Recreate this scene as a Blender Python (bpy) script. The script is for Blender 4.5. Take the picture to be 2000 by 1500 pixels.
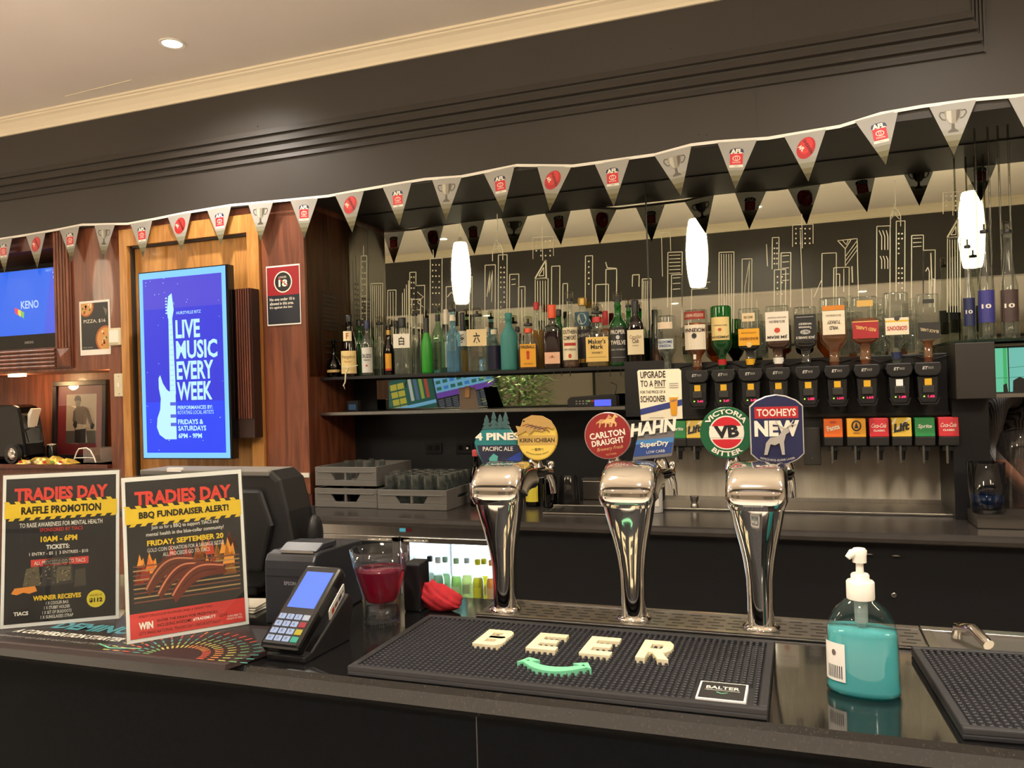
import bpy, bmesh, math, random
from mathutils import Vector, Matrix
random.seed(7)
for o in list(bpy.data.objects): bpy.data.objects.remove(o)
SC = bpy.context.scene
COL = SC.collection
pi = math.pi
# ------------------------------------------------------------------ camera
FPX, ROLL, YAW, PIT, CAMZ = 1550.0, 0.030, math.radians(20.0), math.atan(10/1550), 1.50
_f0 = Vector((-math.sin(YAW), math.cos(YAW), 0)); _r0 = Vector((math.cos(YAW), math.sin(YAW), 0)); _z = Vector((0,0,1))
_fw = math.cos(PIT)*_f0 + math.sin(PIT)*_z; _up = -math.sin(PIT)*_f0 + math.cos(PIT)*_z
_R = math.cos(ROLL)*_r0 - math.sin(ROLL)*_up; _U = math.sin(ROLL)*_r0 + math.cos(ROLL)*_up
CP = Vector((0,0,CAMZ))
cd = bpy.data.cameras.new('camera'); cam = bpy.data.objects.new('camera', cd); COL.objects.link(cam)
cd.sensor_width = 36.0; cd.lens = FPX/2000*36.0; cd.clip_start = .02; cd.clip_end = 60
m = Matrix((_R, _U, -_fw)).transposed().to_4x4(); m.translation = CP; cam.matrix_world = m
SC.camera = cam
def ray(px, py): return (_R*((px-1000)/FPX) - _U*((py-750)/FPX) + _fw)
def PY(px, py, Y): d = ray(px,py); return CP + d*(Y/d.y)          # the point of a pixel on an upright plane
def PZ(px, py, Z): d = ray(px,py); return CP + d*((Z-CAMZ)/d.z)   # ... on a level plane
def MPP(px, py, Y): d = ray(px,py); return (Y/d.y)/FPX            # metres per pixel there
# ------------------------------------------------------------------ world, exposure
W = bpy.data.worlds.new('world'); SC.world = W; W.use_nodes = True
W.node_tree.nodes['Background'].inputs[0].default_value = (.9,.75,.6,1); W.node_tree.nodes['Background'].inputs[1].default_value = .02
SC.view_settings.view_transform = 'Standard'; SC.view_settings.look = 'None'
SC.view_settings.exposure = 0.35; SC.view_settings.gamma = 1.0; SC.view_settings.use_curve_mapping = False
cy = SC.cycles; cy.max_bounces = 9; cy.transparent_max_bounces = 24; cy.caustics_reflective = False; cy.caustics_refractive = False
cy.sample_clamp_indirect = 4.0; cy.diffuse_bounces = 4; cy.glossy_bounces = 6
DOWN_W, PEND_E, WARM = 255.0, 42.0, (1.0, .91, .81)
# ------------------------------------------------------------------ levels of the place (metres)
BAR_Z, BAR_F, BAR_B = 1.05, 1.09, 1.585          # front bar: top, customer edge, staff edge
BACK_Z, BACK_F, WALL_Y = .93, 3.20, 3.95         # back bar counter
BULK_Y, BULK_Z, CORN_Z, CEIL_Z = 3.47, 2.51, 3.12, 3.20
WOOD_Y, ALC_X = 3.50, -2.40
SH1, SH2, SHF = 1.585, 1.405, 3.62               # upper glass shelf, lower shelf, their front edge
MIR_Y = 3.93; MIR_SPLIT = -.695; DISP_X0, DISP_X1 = -.76, .56
# ------------------------------------------------------------------ materials
def lin(c):
    return tuple(((v/255)/12.92 if v/255 <= .04045 else (((v/255)+.055)/1.055)**2.4) for v in c)
MATS = {}
def mat(name, c, rough=.5, metal=0, spec=.5, emit=None, es=1.0, noise=None, bump=0, coat=0):
    """noise = (scale, amount, stretch xyz): colour grain; c in sRGB 0-255"""
    if name in MATS: return MATS[name]
    M = bpy.data.materials.new(name); M.use_nodes = True; nt = M.node_tree; b = nt.nodes['Principled BSDF']
    l = lin(c)
    b.inputs['Base Color'].default_value = (*l,1); b.inputs['Roughness'].default_value = rough
    b.inputs['Metallic'].default_value = metal; b.inputs['Specular IOR Level'].default_value = spec
    b.inputs['Coat Weight'].default_value = coat
    if emit is not None:
        b.inputs['Emission Color'].default_value = (*lin(emit),1); b.inputs['Emission Strength'].default_value = es
    if noise:
        s, a, st = noise
        tc = nt.nodes.new('ShaderNodeTexCoord'); mp = nt.nodes.new('ShaderNodeMapping'); mp.inputs['Scale'].default_value = st
        n = nt.nodes.new('ShaderNodeTexNoise'); n.inputs['Scale'].default_value = s; n.inputs['Detail'].default_value = 5
        r = nt.nodes.new('ShaderNodeValToRGB')
        r.color_ramp.elements[0].position = .3; r.color_ramp.elements[1].position = .7
        r.color_ramp.elements[0].color = (*[v*(1-a) for v in l],1); r.color_ramp.elements[1].color = (*[min(1,v*(1+a)) for v in l],1)
        nt.links.new(tc.outputs['Object'], mp.inputs[0]); nt.links.new(mp.outputs[0], n.inputs['Vector'])
        nt.links.new(n.outputs['Fac'], r.inputs[0]); nt.links.new(r.outputs[0], b.inputs['Base Color'])
        if bump:
            bp = nt.nodes.new('ShaderNodeBump'); bp.inputs['Strength'].default_value = bump; bp.inputs['Distance'].default_value = .003
            nt.links.new(n.outputs['Fac'], bp.inputs['Height']); nt.links.new(bp.outputs[0], b.inputs['Normal'])
    MATS[name] = M; return M
def clear(name, c, ior=1.45, rough=.02, body=.0, edge=.85):
    """thin clear glass or liquid: tinted see-through with a fresnel reflection, some diffuse body"""
    if name in MATS: return MATS[name]
    M = bpy.data.materials.new(name); M.use_nodes = True; nt = M.node_tree; nt.nodes.clear()
    o = nt.nodes.new('ShaderNodeOutputMaterial'); t = nt.nodes.new('ShaderNodeBsdfTransparent'); g = nt.nodes.new('ShaderNodeBsdfGlossy')
    t.inputs[0].default_value = (*lin(c),1); g.inputs['Roughness'].default_value = rough; g.inputs[0].default_value = (1,1,1,1)
    lw = nt.nodes.new('ShaderNodeLayerWeight'); lw.inputs[0].default_value = .5
    pw_ = nt.nodes.new('ShaderNodeMath'); pw_.operation = 'POWER'; pw_.inputs[1].default_value = 3.6
    fr = nt.nodes.new('ShaderNodeMath'); fr.operation = 'MULTIPLY_ADD'; fr.inputs[1].default_value = edge; fr.inputs[2].default_value = ((ior-1)/(ior+1))**2+.012
    nt.links.new(lw.outputs['Facing'], pw_.inputs[0]); nt.links.new(pw_.outputs[0], fr.inputs[0])
    mx = nt.nodes.new('ShaderNodeMixShader')
    nt.links.new(fr.outputs[0], mx.inputs[0]); nt.links.new(g.outputs[0], mx.inputs[2])
    if body:
        d = nt.nodes.new('ShaderNodeBsdfDiffuse'); d.inputs[0].default_value = (*lin(c),1)
        tl = nt.nodes.new('ShaderNodeBsdfTranslucent'); tl.inputs[0].default_value = (*lin(c),1)
        ms = nt.nodes.new('ShaderNodeMixShader'); ms.inputs[0].default_value = .5
        nt.links.new(d.outputs[0], ms.inputs[1]); nt.links.new(tl.outputs[0], ms.inputs[2])
        m2 = nt.nodes.new('ShaderNodeMixShader'); m2.inputs[0].default_value = body
        nt.links.new(t.outputs[0], m2.inputs[1]); nt.links.new(ms.outputs[0], m2.inputs[2]); nt.links.new(m2.outputs[0], mx.inputs[1])
    else: nt.links.new(t.outputs[0], mx.inputs[1])
    nt.links.new(mx.outputs[0], o.inputs[0]); MATS[name] = M; return M
def ink(c, e=0):      # flat print colour (e: glowing screen strength)
    n = 'ink_%02x%02x%02x_%g' % (*c, e)
    return mat(n, c if not e else (0,0,0), .45, emit=c if e else None, es=e)
def cloth(name, c):
    if name in MATS: return MATS[name]
    M = bpy.data.materials.new(name); M.use_nodes = True; nt = M.node_tree; nt.nodes.clear(); o = nt.nodes.new('ShaderNodeOutputMaterial')
    d = nt.nodes.new('ShaderNodeBsdfDiffuse'); t = nt.nodes.new('ShaderNodeBsdfTranslucent'); x = nt.nodes.new('ShaderNodeMixShader'); x.inputs[0].default_value = .45
    for n in (d,t): n.inputs[0].default_value = (*lin(c),1)
    nt.links.new(d.outputs[0],x.inputs[1]); nt.links.new(t.outputs[0],x.inputs[2]); nt.links.new(x.outputs[0],o.inputs[0]); MATS[name] = M; return M
def wood(name, c1, c2, scale=(2.2,2.2,.22), rough=.42, coat=.08):
    if name in MATS: return MATS[name]
    M = mat(name, c1, rough, coat=coat); nt = M.node_tree; b = nt.nodes['Principled BSDF']
    tc = nt.nodes.new('ShaderNodeTexCoord'); mp = nt.nodes.new('ShaderNodeMapping'); mp.inputs['Scale'].default_value = scale
    n = nt.nodes.new('ShaderNodeTexNoise'); n.inputs['Scale'].default_value = 9; n.inputs['Detail'].default_value = 8; n.inputs['Distortion'].default_value = 1.2
    n2 = nt.nodes.new('ShaderNodeTexNoise'); n2.inputs['Scale'].default_value = 1.2
    r = nt.nodes.new('ShaderNodeValToRGB'); r.color_ramp.elements[0].position = .35; r.color_ramp.elements[1].position = .68
    r.color_ramp.elements[0].color = (*lin(c1),1); r.color_ramp.elements[1].color = (*lin(c2),1)
    mm = nt.nodes.new('ShaderNodeMath'); mm.operation = 'MULTIPLY_ADD'; mm.inputs[1].default_value = .35
    nt.links.new(tc.outputs['Object'], mp.inputs[0]); nt.links.new(mp.outputs[0], n.inputs['Vector']); nt.links.new(tc.outputs['Object'], n2.inputs['Vector'])
    nt.links.new(n2.outputs['Fac'], mm.inputs[0]); nt.links.new(n.outputs['Fac'], mm.inputs[2])
    sb = nt.nodes.new('ShaderNodeMath'); sb.operation = 'SUBTRACT'; sb.inputs[1].default_value = .17
    nt.links.new(mm.outputs[0], sb.inputs[0]); nt.links.new(sb.outputs[0], r.inputs[0]); nt.links.new(r.outputs[0], b.inputs['Base Color'])
    return M
# ------------------------------------------------------------------ mesh helpers
class MB:
    def __init__(s): s.v=[]; s.f=[]; s.m=[]; s.s=[]
    def add(s, vs, fs, m=0, smooth=False):
        o = len(s.v); s.v += [tuple(v) for v in vs]
        for f in fs: s.f.append([i+o for i in f]); s.m.append(m); s.s.append(smooth)
        return s
    def box(s, x0,x1,y0,y1,z0,z1, m=0):
        return s.add([(x0,y0,z0),(x1,y0,z0),(x1,y1,z0),(x0,y1,z0),(x0,y0,z1),(x1,y0,z1),(x1,y1,z1),(x0,y1,z1)],
            [(0,3,2,1),(4,5,6,7),(0,1,5,4),(1,2,6,5),(2,3,7,6),(3,0,4,7)], m)
    def prism(s, poly, a0, a1, axis='y', m=0):
        """poly in the two other axes (x,z for y; y,z for x; x,y for z)"""
        n = len(poly)
        def p(q,a): return {'y':(q[0],a,q[1]),'x':(a,q[0],q[1]),'z':(q[0],q[1],a)}[axis]
        vs = [p(q,a0) for q in poly]+[p(q,a1) for q in poly]
        fs = [tuple(range(n)), tuple(range(2*n-1,n-1,-1))]+[(i,(i+n),(i+1)%n+n,(i+1)%n) for i in range(n)]
        if axis == 'y':
            A = sum(poly[i][0]*poly[(i+1)%n][1]-poly[(i+1)%n][0]*poly[i][1] for i in range(n))
            if A < 0: fs = [tuple(reversed(f)) for f in fs]
        return s.add(vs, fs, m)
    def rings(s, rings, m=0, smooth=True, cap=True, closed=False):
        n = len(rings[0]); vs = [v for r in rings for v in r]; fs = []
        for k in range(len(rings)-1):
            for i in range(n):
                j = (i+1)%n; fs.append((k*n+i, k*n+j, (k+1)*n+j, (k+1)*n+i))
        s.add(vs, fs, m, smooth)
        if cap:
            s.add(rings[0], [tuple(range(n-1,-1,-1))], m, False); s.add(rings[-1], [tuple(range(n))], m, False)
        return s
    def lathe(s, prof, n=24, m=0, c=(0,0,0), sx=1, sy=1, pw=2.0, cap=True, smooth=True):
        R = []
        for r,z in prof:
            ring = []
            for i in range(n):
                a = 2*pi*i/n; ca, sa = math.cos(a), math.sin(a)
                if pw != 2.0:
                    k = (abs(ca)**pw+abs(sa)**pw)**(-1/pw); ca *= k; sa *= k
                ring.append((c[0]+r*sx*ca, c[1]+r*sy*sa, c[2]+z))
            R.append(ring)
        return s.rings(R, m, smooth, cap)
    def tube(s, pts, r, n=8, m=0, cap=True):
        pts = [Vector(p) for p in pts]; R = []; rs = r if isinstance(r,(list,tuple)) else [r]*len(pts)
        up = None
        for i,p in enumerate(pts):
            t = (pts[min(i+1,len(pts)-1)]-pts[max(i-1,0)]).normalized()
            if up is None: up = Vector((0,0,1)) if abs(t.z) < .9 else Vector((1,0,0))
            x = t.cross(up).normalized(); y = x.cross(t).normalized(); up = y
            R.append([tuple(p + (x*math.cos(2*pi*k/n) + y*math.sin(2*pi*k/n))*rs[i]) for k in range(n)])
        return s.rings(R, m, True, cap)
    def ball(s, c, r, n=12, k=8, m=0, sz=1, sx=1, sy=1):
        return s.lathe([(r*math.sin(pi*i/k)+1e-5, -r*math.cos(pi*i/k)*sz) for i in range(k+1)], n, m, c, sx, sy, cap=False)
    def build(s, name, mats, parent=None, loc=None, rot=None, bevel=0, kind=None):
        me = bpy.data.meshes.new(name); me.from_pydata(s.v, [], s.f)
        for M in (mats if isinstance(mats,(list,tuple)) else [mats]): me.materials.append(M)
        me.polygons.foreach_set('material_index', s.m); me.polygons.foreach_set('use_smooth', s.s)
        me.validate(); me.update()
        o = bpy.data.objects.new(name, me); COL.objects.link(o)
        if parent: o.parent = parent
        if loc: o.location = loc
        if rot: o.rotation_euler = rot
        if bevel:
            b = o.modifiers.new('bevel','BEVEL'); b.width = bevel; b.segments = 2; b.limit_method = 'ANGLE'; b.angle_limit = .7
        if kind: o['kind'] = kind
        return o
def thing(name, label, cat, loc=(0,0,0), rz=0, group=None, rot=None):
    o = bpy.data.objects.new(name, None); COL.objects.link(o); o.location = loc; o.rotation_euler = rot or (0,0,rz)
    o.empty_display_size = .05
    return tag(o, label, cat, group)
def tag(o, label, cat, group=None):
    o['label'] = label; o['category'] = cat
    if group: o['group'] = group
    return o
def struct(mb, name, M, bevel=0): return mb.build(name, M, bevel=bevel, kind='structure')
def B(*a): return MB().box(*a)
def copy_tree(o, parent=None):
    c = o.copy(); COL.objects.link(c); c.parent = parent
    for ch in o.children: copy_tree(ch, c)
    return c
# ------------------------------------------------------------------ flat print (lettering, artwork) as thin coloured shapes
_T = {}
def glyphs(s, bold):
    k = (s, bold)
    if k not in _T:
        cu = bpy.data.curves.new('t','FONT'); cu.body = s; cu.size = 1; cu.resolution_u = 2; cu.offset = bold; cu.fill_mode = 'FRONT'
        ob = bpy.data.objects.new('t', cu); me = ob.to_mesh()
        vs = [(v.co.x, v.co.y) for v in me.vertices]; fs = [tuple(p.vertices) for p in me.polygons]
        ob.to_mesh_clear(); bpy.data.objects.remove(ob); bpy.data.curves.remove(cu)
        if not vs: vs = [(0,0)]
        xs = [v[0] for v in vs]; ys = [v[1] for v in vs]
        _T[k] = (vs, fs, min(xs), max(xs), min(ys), max(ys))
    return _T[k]
class Print:
    """2-D shapes (x right, y up) laid on a surface by a mapper (x, y, lift) -> local point"""
    EPS = .0003
    def __init__(s, mapper): s.mp = mapper; s.v=[]; s.f=[]; s.m=[]; s.M=[]
    def _mi(s, M):
        if M not in s.M: s.M.append(M)
        return s.M.index(M)
    def raw(s, vs, fs, M, layer):
        o = len(s.v); k = s._mi(M)
        s.v += [tuple(s.mp(x, y, s.EPS*(layer+1))) for x,y in vs]
        for f in fs: s.f.append([i+o for i in f]); s.m.append(k)
        return s
    def poly(s, pts, M, layer=0): 
        A = sum(pts[i][0]*pts[(i+1)%len(pts)][1]-pts[(i+1)%len(pts)][0]*pts[i][1] for i in range(len(pts)))
        if A < 0: pts = pts[::-1]
        return s.raw(pts, [tuple(range(len(pts)))], M, layer)
    def rect(s, x0,y0,x1,y1, M, layer=0, nx=1):
        vs = []; fs = []
        for i in range(nx+1):
            x = x0+(x1-x0)*i/nx; vs += [(x,y0),(x,y1)]
        for i in range(nx): fs.append((2*i,2*i+2,2*i+3,2*i+1))
        return s.raw(vs, fs, M, layer)
    def ell(s, cx,cy,rx,ry, M, layer=0, n=32):
        return s.poly([(cx+rx*math.cos(2*pi*i/n), cy+ry*math.sin(2*pi*i/n)) for i in range(n)], M, layer)
    def line(s, pts, w, M, layer=0):
        for (a,b),(c,d) in zip(pts, pts[1:]):
            L = math.hypot(c-a,d-b) or 1e-9; nx, ny = -(d-b)/L*w/2, (c-a)/L*w/2
            s.poly([(a+nx,b+ny),(a-nx,b-ny),(c-nx,d-ny),(c+nx,d+ny)], M, layer)
        return s
    def text(s, t, cx, cy, h, M, layer=1, w=None, bold=.0, shear=0, rot=0, arc=0, align='c'):
        """arc: radius; glyphs bent round a centre arc below (arc>0) or above (arc<0)"""
        vs, fs, x0,x1,y0,y1 = glyphs(t, bold); k = h/max(1e-6,(y1-y0)); kx = (w/(x1-x0)) if w else k
        ox = {'c':(x0+x1)/2,'l':x0,'r':x1}[align]; out = []
        for x,y in vs:
            X = (x-ox)*kx; Y = (y-(y0+y1)/2)*k; X += Y*shear
            if arc:
                a = X/arc; X, Y = (arc+Y)*math.sin(a), (arc+Y)*math.cos(a)-arc
            if rot: X, Y = X*math.cos(rot)-Y*math.sin(rot), X*math.sin(rot)+Y*math.cos(rot)
            out.append((cx+X, cy+Y))
        return s.raw(out, fs, M, layer)
    def build(s, name='printed_artwork', parent=None):
        me = bpy.data.meshes.new(name); me.from_pydata(s.v, [], s.f)
        for M in s.M: me.materials.append(M)
        me.polygons.foreach_set('material_index', s.m); me.update()
        o = bpy.data.objects.new(name, me); COL.objects.link(o); o.parent = parent
        return o
def front(y=0, z=0, x=0): return lambda a,b,e: (x+a, y-e, z+b)           # faces -Y
def top(z=0, rot=0, x=0, y=0):
    c, s_ = math.cos(rot), math.sin(rot)
    return lambda a,b,e: (x+a*c-b*s_, y+a*s_+b*c, z+e)                        # faces +Z
def cyl(r, z=0): return lambda a,b,e: ((r+e)*math.sin(a/r), -(r+e)*math.cos(a/r), z+b)
# ================================================================== materials in use
m_ceil = mat('ceiling_paint', (222,213,206), .75, noise=(1.5,.04,(1,1,1)))
m_corn = mat('cornice_paint', (232,218,194), .6)
m_bulk = mat('bulkhead_paint', (60,56,53), .5, noise=(1.2,.10,(1,1,1)), spec=.3)
m_seam = mat('seam_dark', (52,48,46), .6)
m_black = mat('black_panel', (24,24,27), .38)
m_navy = mat('dark_panel', (26,28,34), .42, noise=(2,.15,(1,1,1)))
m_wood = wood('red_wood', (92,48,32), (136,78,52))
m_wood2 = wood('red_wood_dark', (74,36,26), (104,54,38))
m_pale = wood('honey_wood', (168,112,52), (205,150,82), scale=(3,3,.3), rough=.4)
m_chrome = mat('chrome', (226,222,216), .055, 1)
m_steel = mat('brushed_steel', (176,172,166), .28, 1, noise=(60,.06,(1,1,.05)))
m_steel2 = mat('satin_steel', (150,146,140), .36, 1)
m_blackp = mat('black_plastic', (22,22,24), .42)
m_blackg = mat('black_gloss', (14,14,16), .15)
m_rub = mat('black_rubber', (34,34,37), .55)
m_white = mat('white_plastic', (236,232,222), .4)
m_ivory = mat('ivory_plastic', (214,204,176), .45)
m_card = mat('white_card', (238,234,226), .5)
m_glass = clear('clear_glass', (240,243,238), 1.48, rough=.04, body=.05)
m_wall = mat('rear_wall_paint', (200,192,178), .7)
def granite():
    M = mat('black_granite', (16,16,17), .09, coat=.3); nt = M.node_tree; b = nt.nodes['Principled BSDF']
    tc = nt.nodes.new('ShaderNodeTexCoord'); v = nt.nodes.new('ShaderNodeTexNoise'); v.inputs['Scale'].default_value = 260; v.inputs['Detail'].default_value = 3
    r = nt.nodes.new('ShaderNodeValToRGB'); e = r.color_ramp.elements
    e[0].position = .55; e[0].color = (.006,.006,.0065,1); e[1].position = .78; e[1].color = (.034,.031,.027,1)
    nt.links.new(tc.outputs['Object'], v.inputs['Vector']); nt.links.new(v.outputs['Fac'], r.inputs[0]); nt.links.new(r.outputs[0], b.inputs['Base Color'])
    return M
m_gran = granite()
m_carpet = mat('pale_floor', (196,186,172), .8, noise=(40,.1,(1,1,1)))
m_tile = mat('bar_floor', (176,168,158), .6, noise=(8,.15,(1,1,1)))
m_mirror = mat('mirror_glass', (184,186,172), .012, 1)
# ================================================================== the room
struct(B(-8.5,5.5,-8,1.30,-.1,0), 'floor', m_carpet)
struct(B(-8.5,5.5,1.30,6,-.1,0), 'floor.001', m_tile)
struct(B(-8.5,5.5,-1.0,BULK_Y+.1,CEIL_Z,CEIL_Z+.1), 'ceiling', m_ceil)
struct(B(-8.5,5.5,-8,-.95,2.46,CEIL_Z+.1), 'ceiling.001', m_bulk)
struct(B(-8.5,5.5,-8,-.97,2.44,2.46), 'ceiling.002', m_ceil)
struct(B(-8.5,5.5,-8.1,-8,-.1,2.6), 'wall_rear', m_wall)
struct(B(-8.6,-8.5,-8,6,-.1,CEIL_Z+.1), 'wall_left', m_wall)
struct(B(5.5,5.6,-8,6,-.1,CEIL_Z+.1), 'wall_right', m_wall)
struct(B(-8.5,5.5,6,6.1,-.1,CEIL_Z+.1), 'wall_far', m_navy)
# ceiling hatch line
hl = [PZ(127,188,CEIL_Z-.0015), PZ(258,156,CEIL_Z-.0015)]
struct(MB().tube([hl[0],hl[1]], .002, 6), 'trim_9', m_corn)
# bulkhead over the bar with its stepped moulding
bk = struct(B(-8.5,5.5,BULK_Y,6,BULK_Z,CEIL_Z+.02), 'wall_bulkhead', m_bulk)
GX = .70
for k,(z0,z1,d) in enumerate(((2.728,2.758,.012),(2.768,2.806,.020),(2.816,2.854,.020),(2.864,2.900,.014))):
    MB().prism([(BULK_Y+.002,z0),(BULK_Y-d,z0+.004),(BULK_Y-d*.55,z1-.003),(BULK_Y+.002,z1)], -8.4, GX-.012*k, 'x').build('moulding_strip', m_bulk, bk)
    MB().box(GX-.012*k-.006, GX-.012*k, BULK_Y-.012, BULK_Y+.002, z0, 3.08).build('moulding_return', m_bulk, bk)
for px,y0,y1 in ((1468,2,70),(1474,168,268)):
    a, c = PY(px,y0,BULK_Y-.001), PY(px,y1,BULK_Y-.001)
    MB().box(a.x-.002,a.x+.002,BULK_Y-.0015,BULK_Y+.001,c.z,a.z).build('panel_seam', m_seam, bk)
for px,py in ((503,247),(506,318),(372,93),(1380,263),(1365,263),(310,340),(1310,95)):
    a = PY(px,py,BULK_Y); MB().ball((a.x,BULK_Y,a.z),.0035,8,6).build('screw_head', m_seam, bk)
def cornice(y, sgn, name):
    pr = [(0,0),(.012,0),(.016,.012),(.03,.03),(.055,.052),(.072,.060),(.076,.066),(.086,.068),(.086,.082),(0,.082)]
    return struct(MB().prism([(y-sgn*a, CORN_Z+b) for a,b in pr], -8.5, 5.5, 'x'), name, m_corn)
cornice(BULK_Y, 1, 'trim_1'); cornice(-.95, -1, 'trim_2')
# back wall of the alcove, alcove side, shelf zone
struct(B(ALC_X-.02,.69,WALL_Y,4.05,0,BULK_Z+.01), 'wall_back', m_navy)
struct(B(.69,2.6,WALL_Y,4.05,1.42,BULK_Z+.01), 'wall_back.001', m_navy)
struct(B(2.6,5.5,WALL_Y,4.05,0,BULK_Z+.01), 'wall_back.002', m_navy)
# wood wall left of the alcove, with niches cut in
XP, XD, XT, XN = -2.667, -3.62, -4.0, -3.735          # pillar left edge, door left edge, tv trim right edge, lower niche right edge
ZN0, ZN1, ZT0, ZT1 = 1.135, 1.685, 1.83, 2.42          # lower niche, tv niche heights
struct(B(XP,ALC_X,WOOD_Y,4.05,BACK_Z+.06,BULK_Z+.01), 'wall_pillar', m_wood)
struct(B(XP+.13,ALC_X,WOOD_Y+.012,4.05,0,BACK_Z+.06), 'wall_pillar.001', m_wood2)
struct(B(XP,ALC_X-.002,WOOD_Y-.008,WOOD_Y+.01,1.075,1.098), 'trim_3', m_card)
struct(B(XN,XD,WOOD_Y,4.05,0,BULK_Z+.01), 'wall_panel', m_wood)
struct(B(XT-.03,XN,WOOD_Y,4.05,ZN1,BULK_Z+.01), 'wall_panel.001', m_wood)
struct(B(-8.5,XT-.03,WOOD_Y,4.05,ZN1,ZT0-.03), 'wall_panel.002', m_wood)
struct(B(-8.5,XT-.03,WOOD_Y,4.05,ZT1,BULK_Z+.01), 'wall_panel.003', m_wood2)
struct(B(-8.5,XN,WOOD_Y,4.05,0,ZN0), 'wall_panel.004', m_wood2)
struct(B(-8.5,XN,3.86,4.05,ZN0,ZN1), 'wall_niche', m_wood)
struct(B(-8.5,XT-.03,3.86,4.05,ZT0-.03,ZT1), 'wall_niche.001', m_black)
struct(B(-8.5,XN-.003,WOOD_Y-.03,3.86,ZN0-.02,ZN0), 'trim_4', m_wood2)
# fluted frame round the tv niche
ff = struct(B(XT-.13,XT,WOOD_Y-.012,WOOD_Y+.02,ZT0-.125,BULK_Z), 'trim_5', m_wood2)
for k in range(5):
    MB().tube([(XT-.118+.024*k,WOOD_Y-.014,ZT0-.01),(XT-.118+.024*k,WOOD_Y-.014,BULK_Z)], .009, 8).build('flute', m_wood, ff)
fb = struct(B(-8.5,XT-.13,WOOD_Y-.012,WOOD_Y+.02,ZT0-.125,ZT0), 'trim_6', m_wood2)
for k in range(5):
    MB().tube([(-8.4,WOOD_Y-.014,ZT0-.113+.024*k),(XT-.135,WOOD_Y-.014,ZT0-.113+.024*k)], .009, 8).build('flute', m_wood, fb)
MB().prism([(XT-.12,ZT0-.118),(XT-.01,ZT0-.118),(XT-.01,ZT0-.008),(XT-.12,ZT0-.008)], WOOD_Y-.018, WOOD_Y-.01, 'y').build('corner_block', m_wood, ff)
MB().add([(XT-.12,WOOD_Y-.018,ZT0-.118),(XT-.01,WOOD_Y-.018,ZT0-.118),(XT-.01,WOOD_Y-.018,ZT0-.008),(XT-.12,WOOD_Y-.018,ZT0-.008),(XT-.065,WOOD_Y-.04,ZT0-.063)],
    [(0,1,4),(1,2,4),(2,3,4),(3,0,4)]).build('corner_stud', m_wood, ff)
# the honey coloured door with its frame
d1 = MB().box(XD+.06,XP-.02,WOOD_Y+.03,4.0,0,2.37).build('door_1', m_pale, kind='structure')
MB().box(XD,XD+.055,WOOD_Y-.02,WOOD_Y+.06,0,2.47).build('door_jamb', m_pale, d1)
MB().box(XP-.075,XP,WOOD_Y-.02,WOOD_Y+.06,0,2.47).build('door_jamb', m_pale, d1)
MB().box(XD+.055,XP-.075,WOOD_Y-.02,WOOD_Y+.06,2.375,2.47).build('door_head', m_pale, d1)
for a in ((XD+.055,XD+.066,0,2.375),(XP-.086,XP-.075,0,2.375),(XD+.055,XP-.075,2.364,2.375)):
    MB().box(a[0],a[1],WOOD_Y+.005,WOOD_Y+.035,a[2],a[3]).build('shadow_gap', m_seam, d1)
struct(B(XD,XP,WOOD_Y,4.05,2.47,BULK_Z+.01), 'wall_panel.005', m_wood)
struct(B(XD,XP,4.0,4.05,0,2.48), 'wall_panel.006', m_wood2)
# ================================================================== lights of the room
LIGHTS = []
m_lens = mat('lamp_lens', (255,240,215), .4, emit=(255,236,205), es=40)
def downlight(x, y, z, label, w=1.0):
    t = thing('ceiling_downlight', label, 'downlight', (x,y,z), group='recessed ceiling downlights')
    MB().lathe([(.060,-.006),(.060,0),(.045,.0),(.045,-.004)], 28, cap=False).lathe([(.060,-.006),(.046,-.006)],28,cap=False).build('trim_ring', m_white, t)
    MB().lathe([(.0005,-.003),(.045,-.003)], 28, cap=False).build('lens', m_lens, t)
    L = bpy.data.lights.new('downlight_lamp','SPOT'); L.energy = DOWN_W*w; L.color = WARM; L.spot_size = math.radians(150); L.spot_blend = 1.0; L.shadow_soft_size = .05
    o = bpy.data.objects.new('lamp', L); COL.objects.link(o); o.parent = t; o.location = (0,0,-.015)
    return t
downlight(*PZ(336,84,CEIL_Z), 'bright round downlight in the cream ceiling above the bar', .40)
downlight(.55,2.60,CEIL_Z, 'round downlight in the ceiling above the right end of the bar', .40)
downlight(-6.1,2.95,CEIL_Z, 'round downlight in the ceiling far left of the bar')
for x,n in ((-7.0,'far left'),(-3.7,'left'),(-.35,'middle'),(3.0,'right')):
    downlight(x,-.2,CEIL_Z, 'round downlight mirrored behind the bottles, %s one of the customer side row' % n)
for x,n in ((-6.0,'far left'),(-3.7,'left'),(-1.35,'middle'),(.65,'right'),(3.0,'far right')):
    downlight(x,-1.45,2.44, 'small downlight in the low rear ceiling, %s one seen in the mirror' % n, .8)
downlight(1.30,4.30,BULK_Z, 'added unseen downlight lighting the passage behind the right end of the bar', .35)  # added lamp out of view, brightens the person behind the opening
for x,n in ((-6.0,'left'),(-1.5,'middle'),(3.0,'right')):
    downlight(x,-4.8,2.44, 'downlight deep in the rear room, %s one' % n, 1.3)
m_shade = mat('pendant_shade', (255,240,205), .5, emit=(255,236,200), es=PEND_E)
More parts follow.
